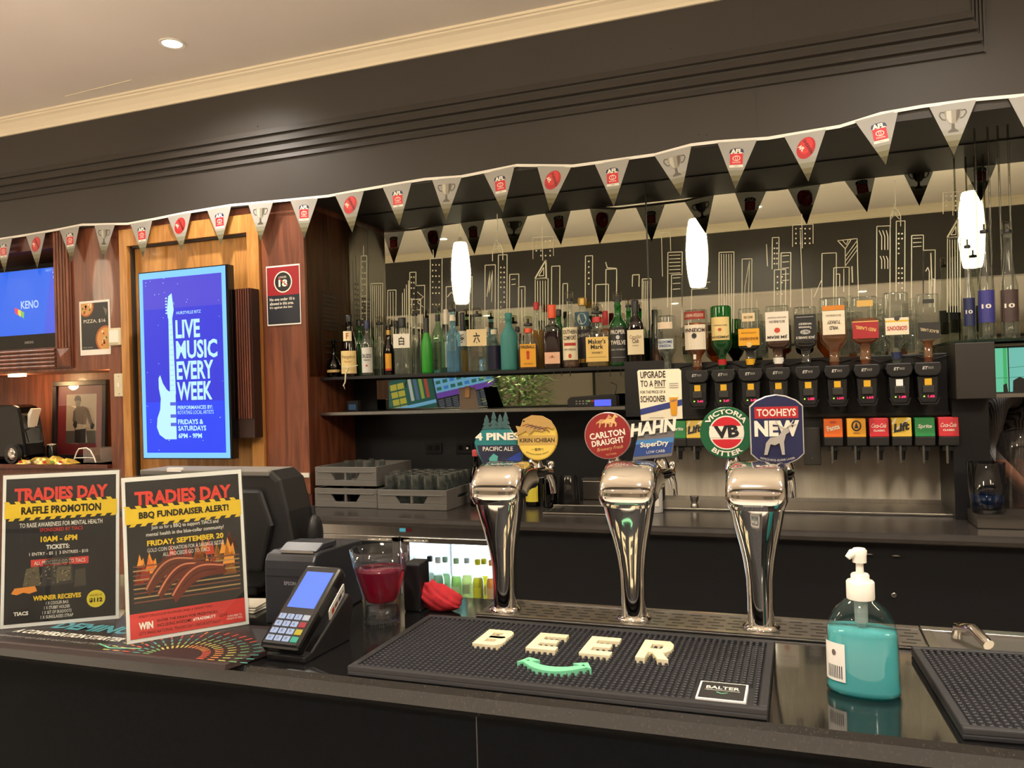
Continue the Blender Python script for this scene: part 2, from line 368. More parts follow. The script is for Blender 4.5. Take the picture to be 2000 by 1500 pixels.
def pendant(px, label):
    Yp = 1.15; d = ray(px, 520); k = (2*MIR_Y-Yp)/d.y; x = d.x*k
    t = thing('pendant_lamp', label, 'pendant lamp', (x,Yp,2.30), group='white glass pendant lamps over the bar')
    MB().lathe([(.055,0),(.062,.01),(.078,.10),(.088,.22),(.088,.32),(.078,.44),(.062,.54),(.054,.56)], 24).build('shade', m_shade, t)
    MB().lathe([(.02,.56),(.02,.60),(.008,.615)], 12).build('lamp_cap', m_steel2, t)
    MB().tube([(0,0,.6),(0,0,CEIL_Z-2.30-.02)], .003, 6).build('cord', m_white, t)
    MB().lathe([(.05,.0),(.05,.018),(.01,.02)], 20, c=(0,0,CEIL_Z-2.30-.02)).build('ceiling_rose', m_steel2, t)
pendant(900, 'white barrel shaped pendant lamp mirrored above the green and blue bottles')
pendant(1362, 'white barrel shaped pendant lamp mirrored above the left hanging spirit bottles')
pendant(1900, 'white barrel shaped pendant lamp mirrored beside the tall bottles at the right')
pendant(330, 'white barrel shaped pendant lamp over the left end of the bar')
# warm strip lights of the lower left niche
for x,w_ in ((-4.62,.12),(-3.80,.08)):
    t = thing('niche_light', 'warm strip light under the top of the left niche, %s' % ('left one' if x<-4 else 'beside the switch plate'), 'light', (x,3.62,ZN1), group='warm niche strip lights')
    MB().box(-w_/2,w_/2,-.015,.015,-.014,0).build('diffuser', mat('niche_glow',(255,220,160),.5,emit=(255,205,140),es=22), t)
    L = bpy.data.lights.new('niche_lamp','POINT'); L.energy = 3.2; L.color = (1,.62,.28); L.shadow_soft_size = .03
    o = bpy.data.objects.new('lamp', L); COL.objects.link(o); o.parent = t; o.location = (0,0,-.05)
# ================================================================== mirrors
def etched(pr, M, dots, w, off=0):
    """skyline strokes given in photo pixels, laid on the mirror plane"""
    def q(x,y): p = PY(x,y,MIR_Y); return (p.x,p.z)
    def L(pts, ww=1): pr.line([q(*p) for p in pts], w*ww, M)
    def frame(x0,y0,x1,y1,ww=1): L([(x0,y1),(x0+.5,y0),(x1+.5,y0-(x1-x0)*.04),(x1,y1)],ww)
    def cols(x0,y0,x1,y1,n):
        for i in range(1,n): x = x0+(x1-x0)*i/n; L([(x,y0+3),(x+1,y1)],.8)
    def rows(x0,y0,x1,n,dy):
        for i in range(n): L([(x0+3,y0+6+i*dy),(x1-3,y0+5+i*dy)],.9)
    def dotg(x0,y0,x1,y1,nx,ny):
        for i in range(nx):
            for j in range(ny):
                if random.random()<.75:
                    a = q(x0+(x1-x0)*(i+.5)/nx, y0+(y1-y0)*(j+.5)/ny); pr.rect(a[0]-w*.9,a[1]-w*.9,a[0]+w*.9,a[1]+w*.9,M)
    def chrys(x,y):
        L([(x,y),(x+1,y+50)]); 
        for k in range(5): L([(x-2-k*1.6,y+52+k*6),(x-1,y+46+k*5),(x+2+k*1.7,y+52+k*6)],.8)
        L([(x-9,y+92),(x-9,y+72),(x-4,y+58),(x+5,y+58),(x+11,y+70),(x+11,y+90)]); frame(x+2,y+80,x+19,y+235); dotg(x+4,y+90,x+17,y+225,2,14)
    def fourtower(x,y):
        frame(x,y+45,x+25,y+190); cols(x,y+45,x+25,y+190,5); L([(x,y+44),(x+21,y+8),(x+22,y+43),(x,y+45)],1.8); L([(x+7,y+39),(x+17,y+22),(x+17,y+38),(x+7,y+39)])
    def dotsq(x,y):
        L([(x,y+42),(x,y),(x+40,y-2),(x+40,y+36)],.7); dotg(x+2,y+2,x+38,y+40,4,4); L([(x+18,y-22),(x+19,y+45)],.8)
    return L,frame,cols,rows,dotg,chrys,fourtower,dotsq
m_etch = mat('etched_frost', (232,226,200), .6)
def mirror(name, x0, x1, z0, z1, label):
    t = thing(name, label, 'mirror', ((x0+x1)/2, MIR_Y+.006, z0), group='mirrors behind the bottles')
    MB().box(-(x1-x0)/2,(x1-x0)/2,-.006,.004,0,z1-z0).build('mirror_glass', m_mirror, t, bevel=.0015)
    return t, (x0+x1)/2
mL, mLx = mirror('etched_mirror', ALC_X+.004, MIR_SPLIT-.002, SH1+.012, BULK_Z-.004, 'large skyline etched mirror behind the upright bottles')
mR, mRx = mirror('etched_mirror', MIR_SPLIT+.002, 1.55, SH1+.012, BULK_Z-.004, 'large skyline etched mirror behind the upside down bottles')
mB, _ = mirror('low_mirror', ALC_X+.16, DISP_X0-.005, SH2+.002, SH1-.012, 'low strip mirror between the two back shelves')
def on(tx): return lambda a,b,e: (a-tx, -.0065-e, b-SH1-.012)
pr = Print(on(mLx)); L,frame,cols,rows,dotg,chrys,fourtower,dotsq = etched(pr, m_etch, True, .0042)
frame(705,500,716,640); dotg(706,505,715,640,2,12); L([(710,480),(710,500)])
frame(724,554,747,720); cols(724,554,747,720,6); frame(757,567,773,700); cols(757,567,773,690,3)
for k in range(4): L([(786+4*k,572-8*k),(787+4*k,720)],1.1)
frame(800,532,812,730); dotg(801,536,811,600,2,6); frame(804,585,821,735,1.4); L([(804,606),(821,605)]); L([(804,640),(821,640)],2)
frame(812,558,829,640); L([(815,570),(827,580),(815,590),(827,600)],.8)
frame(840,505,863,720); dotg(842,512,861,600,3,8); L([(846,488),(847,505)])
frame(871,560,889,735); L([(874,580),(880,572),(888,570)],1.2); frame(917,540,922,650)
frame(947,518,967,640); L([(951,580),(957,530),(955,575),(962,528),(960,590)],.9); chrys(971,418)
frame(995,536,1013,650); rows(996,540,1010,2,10); frame(1012,560,1025,690); L([(1019,565),(1020,690)]); fourtower(1045,500); dotsq(1041,464)
frame(1077,520,1093,640); frame(1099,554,1108,640); frame(1143,500,1157,600); dotg(1145,505,1155,560,1,5)
frame(1183,526,1204,620); L([(1183,512),(1186,523),(1204,524)]); frame(1163,556,1188,640); frame(1235,537,1248,560); frame(1254,545,1271,660); cols(1254,545,1271,660,5)
for x in (728,742,760,838,1080,1095,1112,1166,1190,1211): L([(x,600+random.random()*60),(x+2,735)],.7)
pr.build('etched_skyline', mL)
pr = Print(on(mRx)); L,frame,cols,rows,dotg,chrys,fourtower,dotsq = etched(pr, m_etch, True, .0036)
L([(1287,455),(1309,453),(1310,490)],.8); L([(1292,460),(1294,540)],.8); frame(1304,493,1332,600); rows(1304,493,1332,6,7); frame(1311,537,1332,640); rows(1311,537,1332,3,11)
L([(1350,640),(1351,565),(1382,563)],.8); L([(1371,565),(1372,552),(1387,551)],.8); frame(1404,493,1433,650); cols(1404,493,1433,650,6)
frame(1449,506,1468,640); L([(1452,640),(1455,560),(1464,508),(1460,640)],.8); L([(1497,477),(1499,520)]); frame(1508,464,1521,526); dotg(1510,470,1520,520,2,5)
frame(1525,494,1544,600); rows(1525,494,1544,5,12); frame(1512,527,1534,610); dotg(1514,535,1532,580,2,4); dotsq(1548,440); L([(1563,450),(1569,620)],.8)
frame(1605,495,1633,600); L([(1636,470),(1674,466),(1677,600)]); L([(1636,470),(1651,486),(1651,520)]); L([(1651,486),(1662,468)]); L([(1645,469),(1653,478),(1657,468)],.8)
for k in range(3): L([(1652,518-k*9),(1674,488-k*9)],.8)
frame(1628,523,1658,600); L([(1632,536),(1640,535),(1640,560)]); L([(1648,525),(1648,570)]); L([(1664,520),(1665,552)],1.5); L([(1590,580),(1604,548)],.8)
frame(1712,442,1738,620)
for k in range(3): L([(1717+7*k,450),(1722+6*k,462),(1722+6*k,488)],.9); L([(1719+6*k,500),(1722+6*k,508),(1722+6*k,525)],.9)
chrys(1748,352); frame(1780,460,1803,600); rows(1780,460,1803,3,8); frame(1803,489,1826,610); L([(1808,530),(1812,522),(1815,530),(1815,600)]); L([(1818,494),(1820,560)],1.3); frame(1818,545,1824,600)
fourtower(1850,420); dotsq(1842,376)
for x in (1415,1478,1530,1585,1700,1760): L([(x,560+random.random()*40),(x+2,660)],.6)
pr.build('etched_skyline', mR)
MB().box(-.003,.003,-.010,-.006,0,BULK_Z-SH1-.02).build('mirror_joint', m_black, mL, loc=(MIR_SPLIT-mLx,0,0))
# etched glass on the wood side of the alcove
sg = thing('side_glass', 'skyline glass panel on the wooden alcove side beside the dark squat bottle', 'glass panel', (ALC_X+.004, 3.73, SH1+.012))
MB().box(-.003,.003,-.21,.195,0,.88).build('glass_sheet', clear('side_glass',(226,222,214),1.02,rough=.3,edge=.05), sg)
ps = Print(lambda a,b,e: (.0035+e, a, b)); me_ = mat('etched_dark', (46,34,28), .6)
ps.line([(-.01,.88),(-.005,.46)],.006,me_); ps.line([(-.09,.03),(-.09,.46),(.07,.46),(.07,.03)],.006,me_)
for k in range(9): ps.rect(-.08,.43-.022*k,.06,.44-.022*k,me_)
for k in range(6): ps.rect(-.06,.02+.035*k,.10,.03+.035*k,me_)
for a,b in ((-.17,.6),(-.13,.55),(.1,.62),(.13,.7),(.165,.66)): ps.line([(a,.03),(a,b)],.004,me_)
for k in range(12): ps.rect(.11,.2+.03*k,.12,.21+.03*k,me_); ps.rect(.14,.2+.03*k,.15,.21+.03*k,me_)
ps.build('etched_skyline', sg)
# ================================================================== front bar
bt = thing('bar_counter', 'black speckled granite bar counter along the bottom of the picture', 'counter', (0,0,0))
MB().prism([(BAR_F+.008,BAR_Z),(BAR_F,BAR_Z-.008),(BAR_F,BAR_Z-.03),(BAR_F+.012,BAR_Z-.042),(BAR_B,BAR_Z-.042),(BAR_B,BAR_Z)], -3.2, 2.4, 'x').build('worktop', m_gran, bt)
MB().box(-3.2,2.4,BAR_F+.012,BAR_F+.028,BAR_Z-.42,BAR_Z-.042).build('upper_fascia', mat('fascia_stone',(9,11,14),.6,spec=.06,noise=(120,.3,(1,1,1))), bt)
MB().box(-3.2,2.4,BAR_F+.10,BAR_F+.13,0,BAR_Z-.42).build('front_panel', m_black, bt)
MB().box(-3.2,2.4,BAR_B-.03,BAR_B,0,BAR_Z-.042).build('rear_panel', m_black, bt)
_j = PZ(930,1345,BAR_Z)
MB().box(_j.x-.001,_j.x+.001,BAR_F+.0115,BAR_F+.0125,BAR_Z-.42,BAR_Z-.04).build('fascia_joint', m_seam, bt)
# perforated steel drip tray let into the staff side
TY0, TY1 = 1.455, 1.575; tx0 = PZ(975,1185,BAR_Z).x-.02; tx1 = PZ(1790,1222,BAR_Z).x
dt = thing('drip_tray', 'long perforated stainless drip tray under the three beer taps', 'drip tray', (tx0,0,BAR_Z))
TL = tx1-tx0
MB().box(0,TL,TY0,TY1,.0005,.004).build('tray_plate', m_steel2, dt, bevel=.001)
for y in (TY0,TY1-.012): MB().box(0,TL,y,y+.012,.004,.0065).build('tray_rim', m_steel, dt)
sl = MB(); n = int(TL/.036)
for i in range(n):
    for k in range(5):
        x = .012+i*.036+(.009 if k%2 else 0); y = TY0+.022+k*.0185; sl.box(x,x+.022,y,y+.005,.0035,.0043)
sl.build('drain_slots', m_black, dt, kind='stuff')
# ---------------------------------------------------------------- bar mats
def bar_mat(name, c0, c1, c2, label, inner=None):
    """corner pixels on the mat's top: front-left, front-right, back-left"""
    z = BAR_Z+.016
    a, b, d = (PZ(*c0,z), PZ(*c1,z), PZ(*c2,z))
    ang = math.atan2(b.y-a.y, b.x-a.x); Lx = (b-a).length; v = Vector((-math.sin(ang), math.cos(ang),0)); Ly = (d-a).dot(v)
    t = thing(name, label, 'bar mat', (a.x,a.y,BAR_Z), ang, 'rubber bar mats')
    MB().box(0,Lx,0,Ly,.0005,.008).build('mat_base', m_rub, t, bevel=.002)
    r = .012
    for q in ((0,Lx,0,r),(0,Lx,Ly-r,Ly),(0,r,r,Ly-r),(Lx-r,Lx,r,Ly-r)): MB().box(*q,.007,.016).build('rim', m_rub, t, bevel=.002)
    nb = MB(); st = .0098; nx = int((Lx-2*r)/st); ny = int((Ly-2*r)/st)
    for i in range(nx):
        for j in range(ny):
            x = r+(i+.5)*(Lx-2*r)/nx; y = r+(j+.5)*(Ly-2*r)/ny
            if inner and inner(x,y,Lx,Ly): continue
            h = .0031; vs = [(x+h*math.cos(pi/3*k), y+h*math.sin(pi/3*k), .008) for k in range(6)]+[(x+h*.85*math.cos(pi/3*k), y+h*.85*math.sin(pi/3*k), .0145) for k in range(6)]
            nb.add(vs, [(6,7,8,9,10,11)]+[(k,(k+1)%6,(k+1)%6+6,k+6) for k in range(6)])
    nb.build('rubber_nubs', mat('nub_rubber',(58,58,62),.5), t, kind='stuff')
    return t, Lx, Ly
def blk(x,y,Lx,Ly): return x > Lx*.845 and x < Lx*.965 and y < Ly*.30
mt, mLx_, mLy_ = bar_mat('bar_mat', (678,1300), (1499,1386), (842,1199), 'black nubbed rubber bar mat with cream raised lettering and green smile', blk)
m_cream = mat('cream_rubber', (235,222,184), .5); m_mint = mat('mint_rubber', (120,205,160), .5)
def slab(poly, z0, z1, name, M, parent): return MB().prism(poly, z0, z1, 'z').build(name, M, parent, bevel=.0008)
def letter(s, x, y, w, h):
    k = .26
    def T(pts): return [(x+p[0]*w, y+p[1]*h) for p in pts]
    out = MB()
    if s == 'E': out.prism(T([(0,0),(1,0),(1,.2),(.3,.2),(.3,.4),(.85,.4),(.85,.6),(.3,.6),(.3,.8),(1,.8),(1,1),(0,1)]),.008,.0185,'z')
    elif s == 'B':
        out.prism(T([(0,0),(.3,0),(.3,1),(0,1)]),.008,.0185,'z')
        for y0 in (0,.42):
            out.prism(T([(.3,y0),(.8,y0),(.97,y0+.12),(1,y0+.29),(.97,y0+.46),(.82,y0+.58),(.3,y0+.58),(.3,y0+.39),(.64,y0+.39),(.68,y0+.29),(.64,y0+.19),(.3,y0+.19)]),.008,.0185,'z')
    else:
        out.prism(T([(0,0),(.3,0),(.3,1),(0,1)]),.008,.0185,'z')
        out.prism(T([(.3,.34),(.8,.34),(.97,.5),(1,.67),(.97,.84),(.82,1),(.3,1),(.3,.8),(.64,.8),(.69,.67),(.64,.54),(.3,.54)]),.008,.0185,'z')
        out.prism(T([(.42,.36),(.74,.36),(1.02,0),(.68,0)]),.008,.0185,'z')
    return out
# letter places from the photo: their foot corners on the mat
Mi = mt.matrix_basis.inverted() if False else (Matrix.Translation(mt.location) @ Matrix.Rotation(mt.rotation_euler.z,4,'Z')).inverted()
def onmat(px,py): return Mi @ PZ(px,py,BAR_Z+.018)
for s,a,b,c in (('B',(922,1256),(985,1262),(945,1228)),('E',(1026,1265),(1095,1273),(1048,1235)),('E',(1130,1275),(1198,1282),(1152,1242)),('R',(1240,1283),(1310,1290),(1256,1249))):
    A, D, C_ = onmat(*a), onmat(*b), onmat(*c)
    letter(s, A.x, A.y, .052, max(.036,C_.y-A.y)).build('raised_letter', m_cream, mt, bevel=.0008)
e0, e1 = onmat(1022,1290), onmat(1150,1299); cx = (e0.x+e1.x)/2; hw = (e1.x-e0.x)/2; arc_o = []; arc_i = []
for k in range(13):
    u = -1+k/6; arc_o.append((cx+u*hw*.98, e0.y-.030*(1-u*u)-.004)); arc_i.append((cx+u*hw*.86, e0.y-.020*(1-u*u)+.006))
slab(arc_o+arc_i[::-1], .008, .0185, 'smile_arc', m_mint, mt)
for sg_ in (-1,1):
    x = cx+sg_*hw; slab([(x-sg_*.026,e0.y+.008),(x-sg_*.004,e0.y+.018),(x+sg_*.008,e0.y-.008)][::sg_], .008, .0185, 'smile_tip', m_mint, mt)
px0, px1, py0, py1 = mLx_*.85, mLx_*.955, mLy_*.055, mLy_*.275
nm = MB().box(px0,px1,py0,py1,.008,.016).build('name_plate', m_card, mt, bevel=.0006)
q = Print(top(.016)); q.rect(px0+.003,py0+.003,px1-.003,py1-.003, ink((34,34,36)),0)
cxp = (px0+px1)/2; cyp = (py0+py1)/2
q.text('BALTER', cxp, cyp+.010, .011, ink((225,222,210)), 1, w=.046, bold=.015); q.line([(cxp-.024,cyp),(cxp+.024,cyp)], .0012, ink((200,198,190)),1)
q.line([(cxp-.008,cyp-.006),(cxp,cyp-.011),(cxp+.008,cyp-.006)], .0016, ink((120,205,160)),1); q.build('lettering', nm)
mt2, _, _ = bar_mat('bar_mat', (1880,1421), (2260,1452), (1806,1262), 'plain black nubbed rubber bar mat at the right edge of the picture')
# ---------------------------------------------------------------- sink let into the bar at the right
sk0 = PZ(1800,1226,BAR_Z); sk = thing('bar_sink', 'small stainless sink rim in the bar top behind the right mat', 'sink', (sk0.x,0,BAR_Z))
MB().box(-.004,.9,1.43,1.445,.0005,.006).build('sink_rim', m_steel, sk, bevel=.001); MB().box(-.004,.9,1.555,1.58,.0005,.006).build('sink_rim', m_steel, sk, bevel=.001)
MB().box(-.004,.012,1.445,1.555,.0005,.006).build('sink_rim', m_steel, sk); MB().box(.012,.9,1.445,1.555,.0004,.0012).build('sink_basin', m_steel2, sk)
r0 = PZ(1872,1232,BAR_Z+.02)-Vector((sk0.x,0,BAR_Z))
MB().tube([(r0.x,1.535,.004),(r0.x+.002,1.53,.022),(r0.x+.02,1.50,.028),(r0.x+.035,1.465,.014)], .009, 12).build('overflow_pipe', m_chrome, sk)
# ---------------------------------------------------------------- beer fonts
def sup(x,y,z,w,h,ty,tz,n=40,p=2.6):
    """ring: width along x, thickness along the (ty,tz) direction"""
    R = []
    for i in range(n):
        a = 2*pi*i/n; ca,sa = math.cos(a),math.sin(a); k = (abs(ca)**p+abs(sa)**p)**(-1/p)
        R.append((x+w*ca*k, y+h*sa*k*ty, z+h*sa*k*tz))
    return R
def font(px, label):
    b = PZ(px[0], px[1], BAR_Z+.004)
    t = thing('beer_font', label, 'beer tap', (b.x, 1.505, BAR_Z+.0045), 0, 'chrome beer fonts on the drip tray')
    prof = [(0,0,.0235,.0235),(0,.05,.0235,.0235),(-.001,.09,.0245,.024),(-.004,.125,.0285,.0265),(-.008,.155,.034,.029),(-.0115,.185,.041,.0315),(-.0145,.212,.0465,.034),(-.0165,.230,.049,.035)]
    MB().rings([sup(0,y,z,w,h,1,0,p=2.2+max(0,z-.1)*7) for y,z,w,h in prof]).build('column', m_chrome, t)
    MB().lathe([(.033,0),(.033,.004),(.026,.008)], 28, c=(0,0,0)).build('base_flange', m_chrome, t)
    path = [(-.0165,.224),(-.018,.232),(-.015,.244),(-.004,.256),(.014,.263),(.036,.266),(.058,.265),(.080,.262)]; R = []
    ths = [.034,.040,.041,.039,.036,.033,.030,.028]
    for i,(y,z) in enumerate(path):
        y0,z0 = path[max(i-1,0)]; y1,z1 = path[min(i+1,len(path)-1)]; l = math.hypot(y1-y0,z1-z0); ty,tz = (z1-z0)/l, -(y1-y0)/l
        R.append(sup(0,y,z,(.048 if i==0 else .0535), ths[i], ty, tz, p=5.0))
    MB().rings(R).build('head', m_chrome, t)
    return t
def tap(t, s, neck=True):
    """one pouring tap on the staff side of a font, s = -1 or 1"""
    x = .046*s
    MB().tube([(x*.8,.060,.268),(x*1.05,.10,.268),(x*1.15,.118,.268)], [.014,.0155,.012], 14).tube([(x*1.15,.112,.268),(x*1.2,.15,.262)], .0095, 12).build('tap_barrel', m_chrome, t)
    MB().tube([(x*1.2,.143,.262),(x*1.25,.158,.240),(x*1.28,.163,.215)], [.008,.0075,.0065], 10).build('spout', m_chrome, t)
    MB().lathe([(.019,0),(.015,.012),(.0085,.026),(.0075,.045)], 16, c=(x,.078,.280)).build('handle_neck', m_chrome, t)
    MB().tube([(x*1.2,.15,.262),(x*1.22,.16,.275)], .006, 8).ball((x*1.22,.16,.278),.008,10,6).build('flow_knob', m_chrome, t)
f1 = font((988,1190), 'left chrome beer font with the teal mountain and yellow oval badges')
f2 = font((1236,1213), 'middle chrome beer font with the round red badge and blue slanted badge')
f3 = font((1486,1233), 'right chrome beer font with the round green badge and tall navy badge')
for f in (f1,f2,f3): tap(f,-1); tap(f,1)
def badge(f, px, py, poly, M, name='badge', rot=0, yo=.060, th=.012, label=None):
    """flat handle badge; poly in metres round the centre given by a photo pixel"""
    Y = f.location.y+yo; c = PY(px,py,Y)-f.location
    o = MB().prism(poly, 0, th, 'y').build(name, M, f, bevel=.0015); o.location = (c.x, yo, c.z); o.rotation_euler = (0, rot, .10)
    if label: o['label'] = label
    return o
def circ(r, n=40, ry=None): return [(r*math.cos(2*pi*i/n), (ry or r)*math.sin(2*pi*i/n)) for i in range(n)]
WHT = ink((236,230,214)); CRM = ink((226,205,150)); BLK = ink((20,20,22))
# mountain shaped badge with four pines
p = [(-.052,-.006),(-.046,.006),(-.036,.018),(-.028,.026),(.022,.026),(.034,.012),(.05,.004),(.053,-.012),(.05,-.05),(.03,-.056),(-.03,-.058),(-.046,-.03)]
b1 = badge(f1, 972, 858, p, mat('badge_teal',(40,122,126),.35), label='teal mountain badge with four dark pines')
q = Print(front()); q.poly([(-.046,-.012),(.053,-.012),(.05,-.05),(.03,-.056),(-.03,-.058),(-.042,-.03)], ink((32,38,62)),0)
q.text('4 PINES', .0, .006, .016, WHT, 3, w=.098, bold=.045); q.text('PACIFIC ALE', .0, -.020, .009, WHT, 3, w=.066, bold=.01)
q.poly([(-.02,-.04),(-.01,-.03),(0,-.036),(-.004,-.05),(-.018,-.054)], ink((90,170,165)),1); q.poly([(.008,-.048),(.05,-.026),(.05,-.05),(.012,-.056)], ink((34,62,150)),1); q.build('printed_artwork', b1)
tr = MB()
for x,h in ((-.024,.030),(-.008,.038),(.006,.031),(.018,.036)):
    for k in range(3):
        z0 = .022+h*k*.28; w = .0105-.0028*k; tr.prism([(x-w,z0),(x+w,z0),(x,z0+h*.42)], -.001-.0005*k, .007, 'y')
tr.build('pine_trees', mat('badge_pine',(58,92,96),.4), b1)
# yellow oval badge
b2 = badge(f1, 1049, 856, circ(.042,40,.046), mat('badge_yellow',(222,186,72),.3), yo=.056, label='yellow oval badge with a running beast')
q = Print(front()); q.ell(0,0,.039,.043, ink((232,200,92)),0); q.rect(-.041,-.014,.041,.006, ink((196,160,84)),1); q.text('KIRIN ICHIBAN',0,-.004,.009, BLK,2, w=.074, bold=.02)
q.text('一番搾り',0,-.023,.0065, BLK,2, w=.026); q.text("JAPAN'S PRIME BREW",0,-.034,.004, BLK,2, w=.05, arc=-.05)
q.build('printed_artwork', b2)
bs = MB().prism([(-.048,.004),(-.040,.016),(-.044,.026),(-.034,.024),(-.028,.040),(-.010,.048),(.012,.046),(.030,.036),(.038,.022),(.034,.018),(.022,.024),(.012,.014),(-.004,.018),(-.016,.008),(-.022,.016),(-.034,.010)], -.004, .004, 'y').build('beast_relief', mat('badge_gold',(196,160,96),.35,.3), b2)
q = Print(front(-.004))
for k in range(5): q.line([(-.03+.008*k,.026-.002*k),(-.018+.009*k,.030-.002*k),(-.008+.009*k,.024-.003*k)], .0016, ink((60,58,66) if k%2 else (120,60,50)),0)
q.ell(-.026,.036,.002,.002,BLK,0,10); q.build('printed_artwork', bs)
# round red badge
b3 = badge(f2, 1187, 851, circ(.0475), mat('badge_rim',(176,150,140),.3,.4), label='round dark red badge with two gold horses')
q = Print(front()); RED = ink((142,34,36)); GLD = ink((222,180,120))
q.ell(0,0,.0455,.0455,RED,0); q.text('CARLTON',-.001,.003,.013,WHT,2,w=.072,bold=.03,rot=.14); q.text('DRAUGHT',.0,-.012,.012,WHT,2,w=.066,bold=.03,rot=.14); q.text('Brewery Fresh',.004,-.026,.009,GLD,2,w=.052,shear=.3,rot=.14); q.text('VICTORIA',.006,-.037,.0035,GLD,2,w=.022,rot=.14)
def horse(q, x, y, s, M, l):
    q.poly([(x+a*s,y+b*s) for a,b in ((-.5,.1),(-.3,.28),(.1,.26),(.28,.5),(.34,.66),(.42,.58),(.6,.42),(.54,.34),(.40,.38),(.34,.1),(.5,-.1),(.44,-.34),(.36,-.32),(.38,-.12),(.2,-.06),(.12,-.36),(.02,-.36),(.08,-.04),(-.26,-.04),(-.34,-.36),(-.44,-.36),(-.38,-.02),(-.52,.0),(-.66,-.16),(-.6,.06))], M, l)
horse(q,-.006,.026,.026,ink((200,150,96)),2); horse(q,.006,.027,.026,GLD,3); q.build('printed_artwork', b3)
# slanted blue badge with big raised word
b4 = badge(f2, 1277, 868, [(-.043,-.032),(.034,-.024),(.043,.028),(-.030,.022)], mat('badge_grey',(120,118,120),.35), label='slanted blue badge with large white raised word')
q = Print(front()); q.poly([(-.0405,-.024),(.033,-.017),(.040,.014),(-.033,.008)], ink((44,74,140)),0); q.poly([(-.036,-.0),(.037,.004),(.040,.014),(-.033,.008)], ink((70,130,190)),1)
q.text('SuperDry',.001,.0,.013,WHT,2,w=.055,bold=.03,rot=.08,shear=.15); q.text('LOW CARB',.003,-.014,.0055,WHT,2,w=.036,rot=.09); q.build('printed_artwork', b4)
hw_ = Print(front(-.004)); hw_.text('HAHN',0,.034,.026,WHT,1,w=.088,bold=.05,shear=.25,rot=.13); hw_.build('word_plate', b4)
MB().prism([(-.040,.020),(.040,.030),(.043,.046),(-.036,.036)], -.003, .008, 'y').build('word_backing', mat('badge_dark',(66,64,62),.4), b4)
# round green badge
b5 = badge(f3, 1419, 845, circ(.0495), mat('badge_green',(24,92,58),.32), label='round green badge with red and white centre')
q = Print(front()); q.ell(0,0,.0325,.0325,WHT,0)
q.poly([(.030*math.cos(a),.030*math.sin(a)) for a in [math.radians(25+i*10) for i in range(14)]], ink((196,30,44)),1); q.poly([(.030*math.cos(a),.030*math.sin(a)) for a in [math.radians(205+i*10) for i in range(14)]], ink((196,30,44)),1)
q.rect(-.0315,-.009,.0315,.0125,WHT,2); q.text('VB',0,.002,.024,BLK,3,w=.046,bold=.05,rot=.06); q.text('VICTORIA',0,.0405,.0095,WHT,2,bold=.03,arc=.0405,w=.088); q.text('BITTER',0,-.0405,.0095,WHT,2,bold=.03,arc=-.0405,w=.058); q.build('printed_artwork', b5)
# tall navy badge
tp = [(-.048,-.045),(-.036,-.056),(-.018,-.064),(.0,-.067),(.018,-.064),(.036,-.056),(.048,-.045),(.048,.045),(.036,.056),(.018,.064),(0,.067),(-.018,.064),(-.036,.056),(-.048,.045)]
b6 = badge(f3, 1517, 840, tp, mat('badge_silver',(206,202,200),.3,.3), label='tall navy badge with a silver stag')
q = Print(front()); q.poly([(x*.955,y*.968) for x,y in tp], ink((30,34,76)),0); q.rect(-.039,.022,.039,.044, ink((176,36,44)),1); q.text('TOOHEYS',0,.033,.014,WHT,2,w=.070,bold=.02)
q.text('NEW',0,.003,.030,WHT,2,w=.080,bold=.05); q.text('REFRESHING AUSSIE LAGER',0,-.056,.0035,WHT,2,w=.062,arc=-.11); q.build('printed_artwork', b6)
st = MB(); st.prism([(-.024,-.046),(-.018,-.046),(-.012,-.026),(-.004,-.028),(.004,-.024),(.008,-.046),(.013,-.046),(.012,-.022),(.016,-.008),(.022,-.004),(.021,.003),(.013,.004),(.008,-.004),(.002,-.012),(-.012,-.014),(-.02,-.024)], -.004, .001, 'y')
for a,c in ((1,1),(-1,-1)): st.tube([(.014,-.003,.003),(.014+.010*a,-.004,.010),(.014+.016*a,-.004,.018)], .0012, 6).tube([(.014+.010*a,-.004,.010),(.014+.020*a,-.004,.011)], .001, 6)
st.build('stag_relief', mat('relief_silver',(208,204,198),.3,.5), b6)
# upright price sign over the middle font
c = PY(1288,771,1.60); ps_ = thing('promo_sign', 'cream upgrade to a pint sign above the blue slanted badge', 'sign', (c.x,1.60,c.z-.052), .10)
MB().prism([(-.038,0),(.044,.003),(.044,.099),(.040,.103),(-.040,.103),(-.043,.100)], 0, .002, 'y').build('sign_card', mat('sign_cream',(232,222,196),.45), ps_)
MB().tube([(0,.004,-.06),(0,.004,.02)], .003, 8).build('clip', m_steel2, ps_)
q = Print(front(0,.0,0)); DK = ink((30,28,28)); NV = ink((44,56,120))
q.text('UPGRADE',-.012,.093,.014,DK,1,w=.050,bold=.02); q.text('TO A PINT',-.012,.075,.013,DK,1,w=.050,bold=.015); q.text('FOR THE PRICE OF A',-.013,.058,.006,DK,1,w=.050,bold=.01); q.text('SCHOONER',-.013,.044,.013,DK,1,w=.050,bold=.02)
q.line([(-.010,.0665),(.012,.0665)],.001,DK,1); q.poly([(-.039,.012),(-.039,.024),(.044,.042),(.044,.030)],NV,1)
q.poly([(.019,.048),(.036,.048),(.033,.010),(.022,.010)],ink((212,146,30)),2); q.poly([(.019,.053),(.036,.053),(.036,.046),(.019,.046)],ink((240,226,190)),3); q.text('Hahn',.0275,.040,.005,NV,4,w=.012,rot=.3)
for k in range(3): q.rect(.020,.073-.004*k,.038,.0745-.004*k, ink((150,146,138)),1)
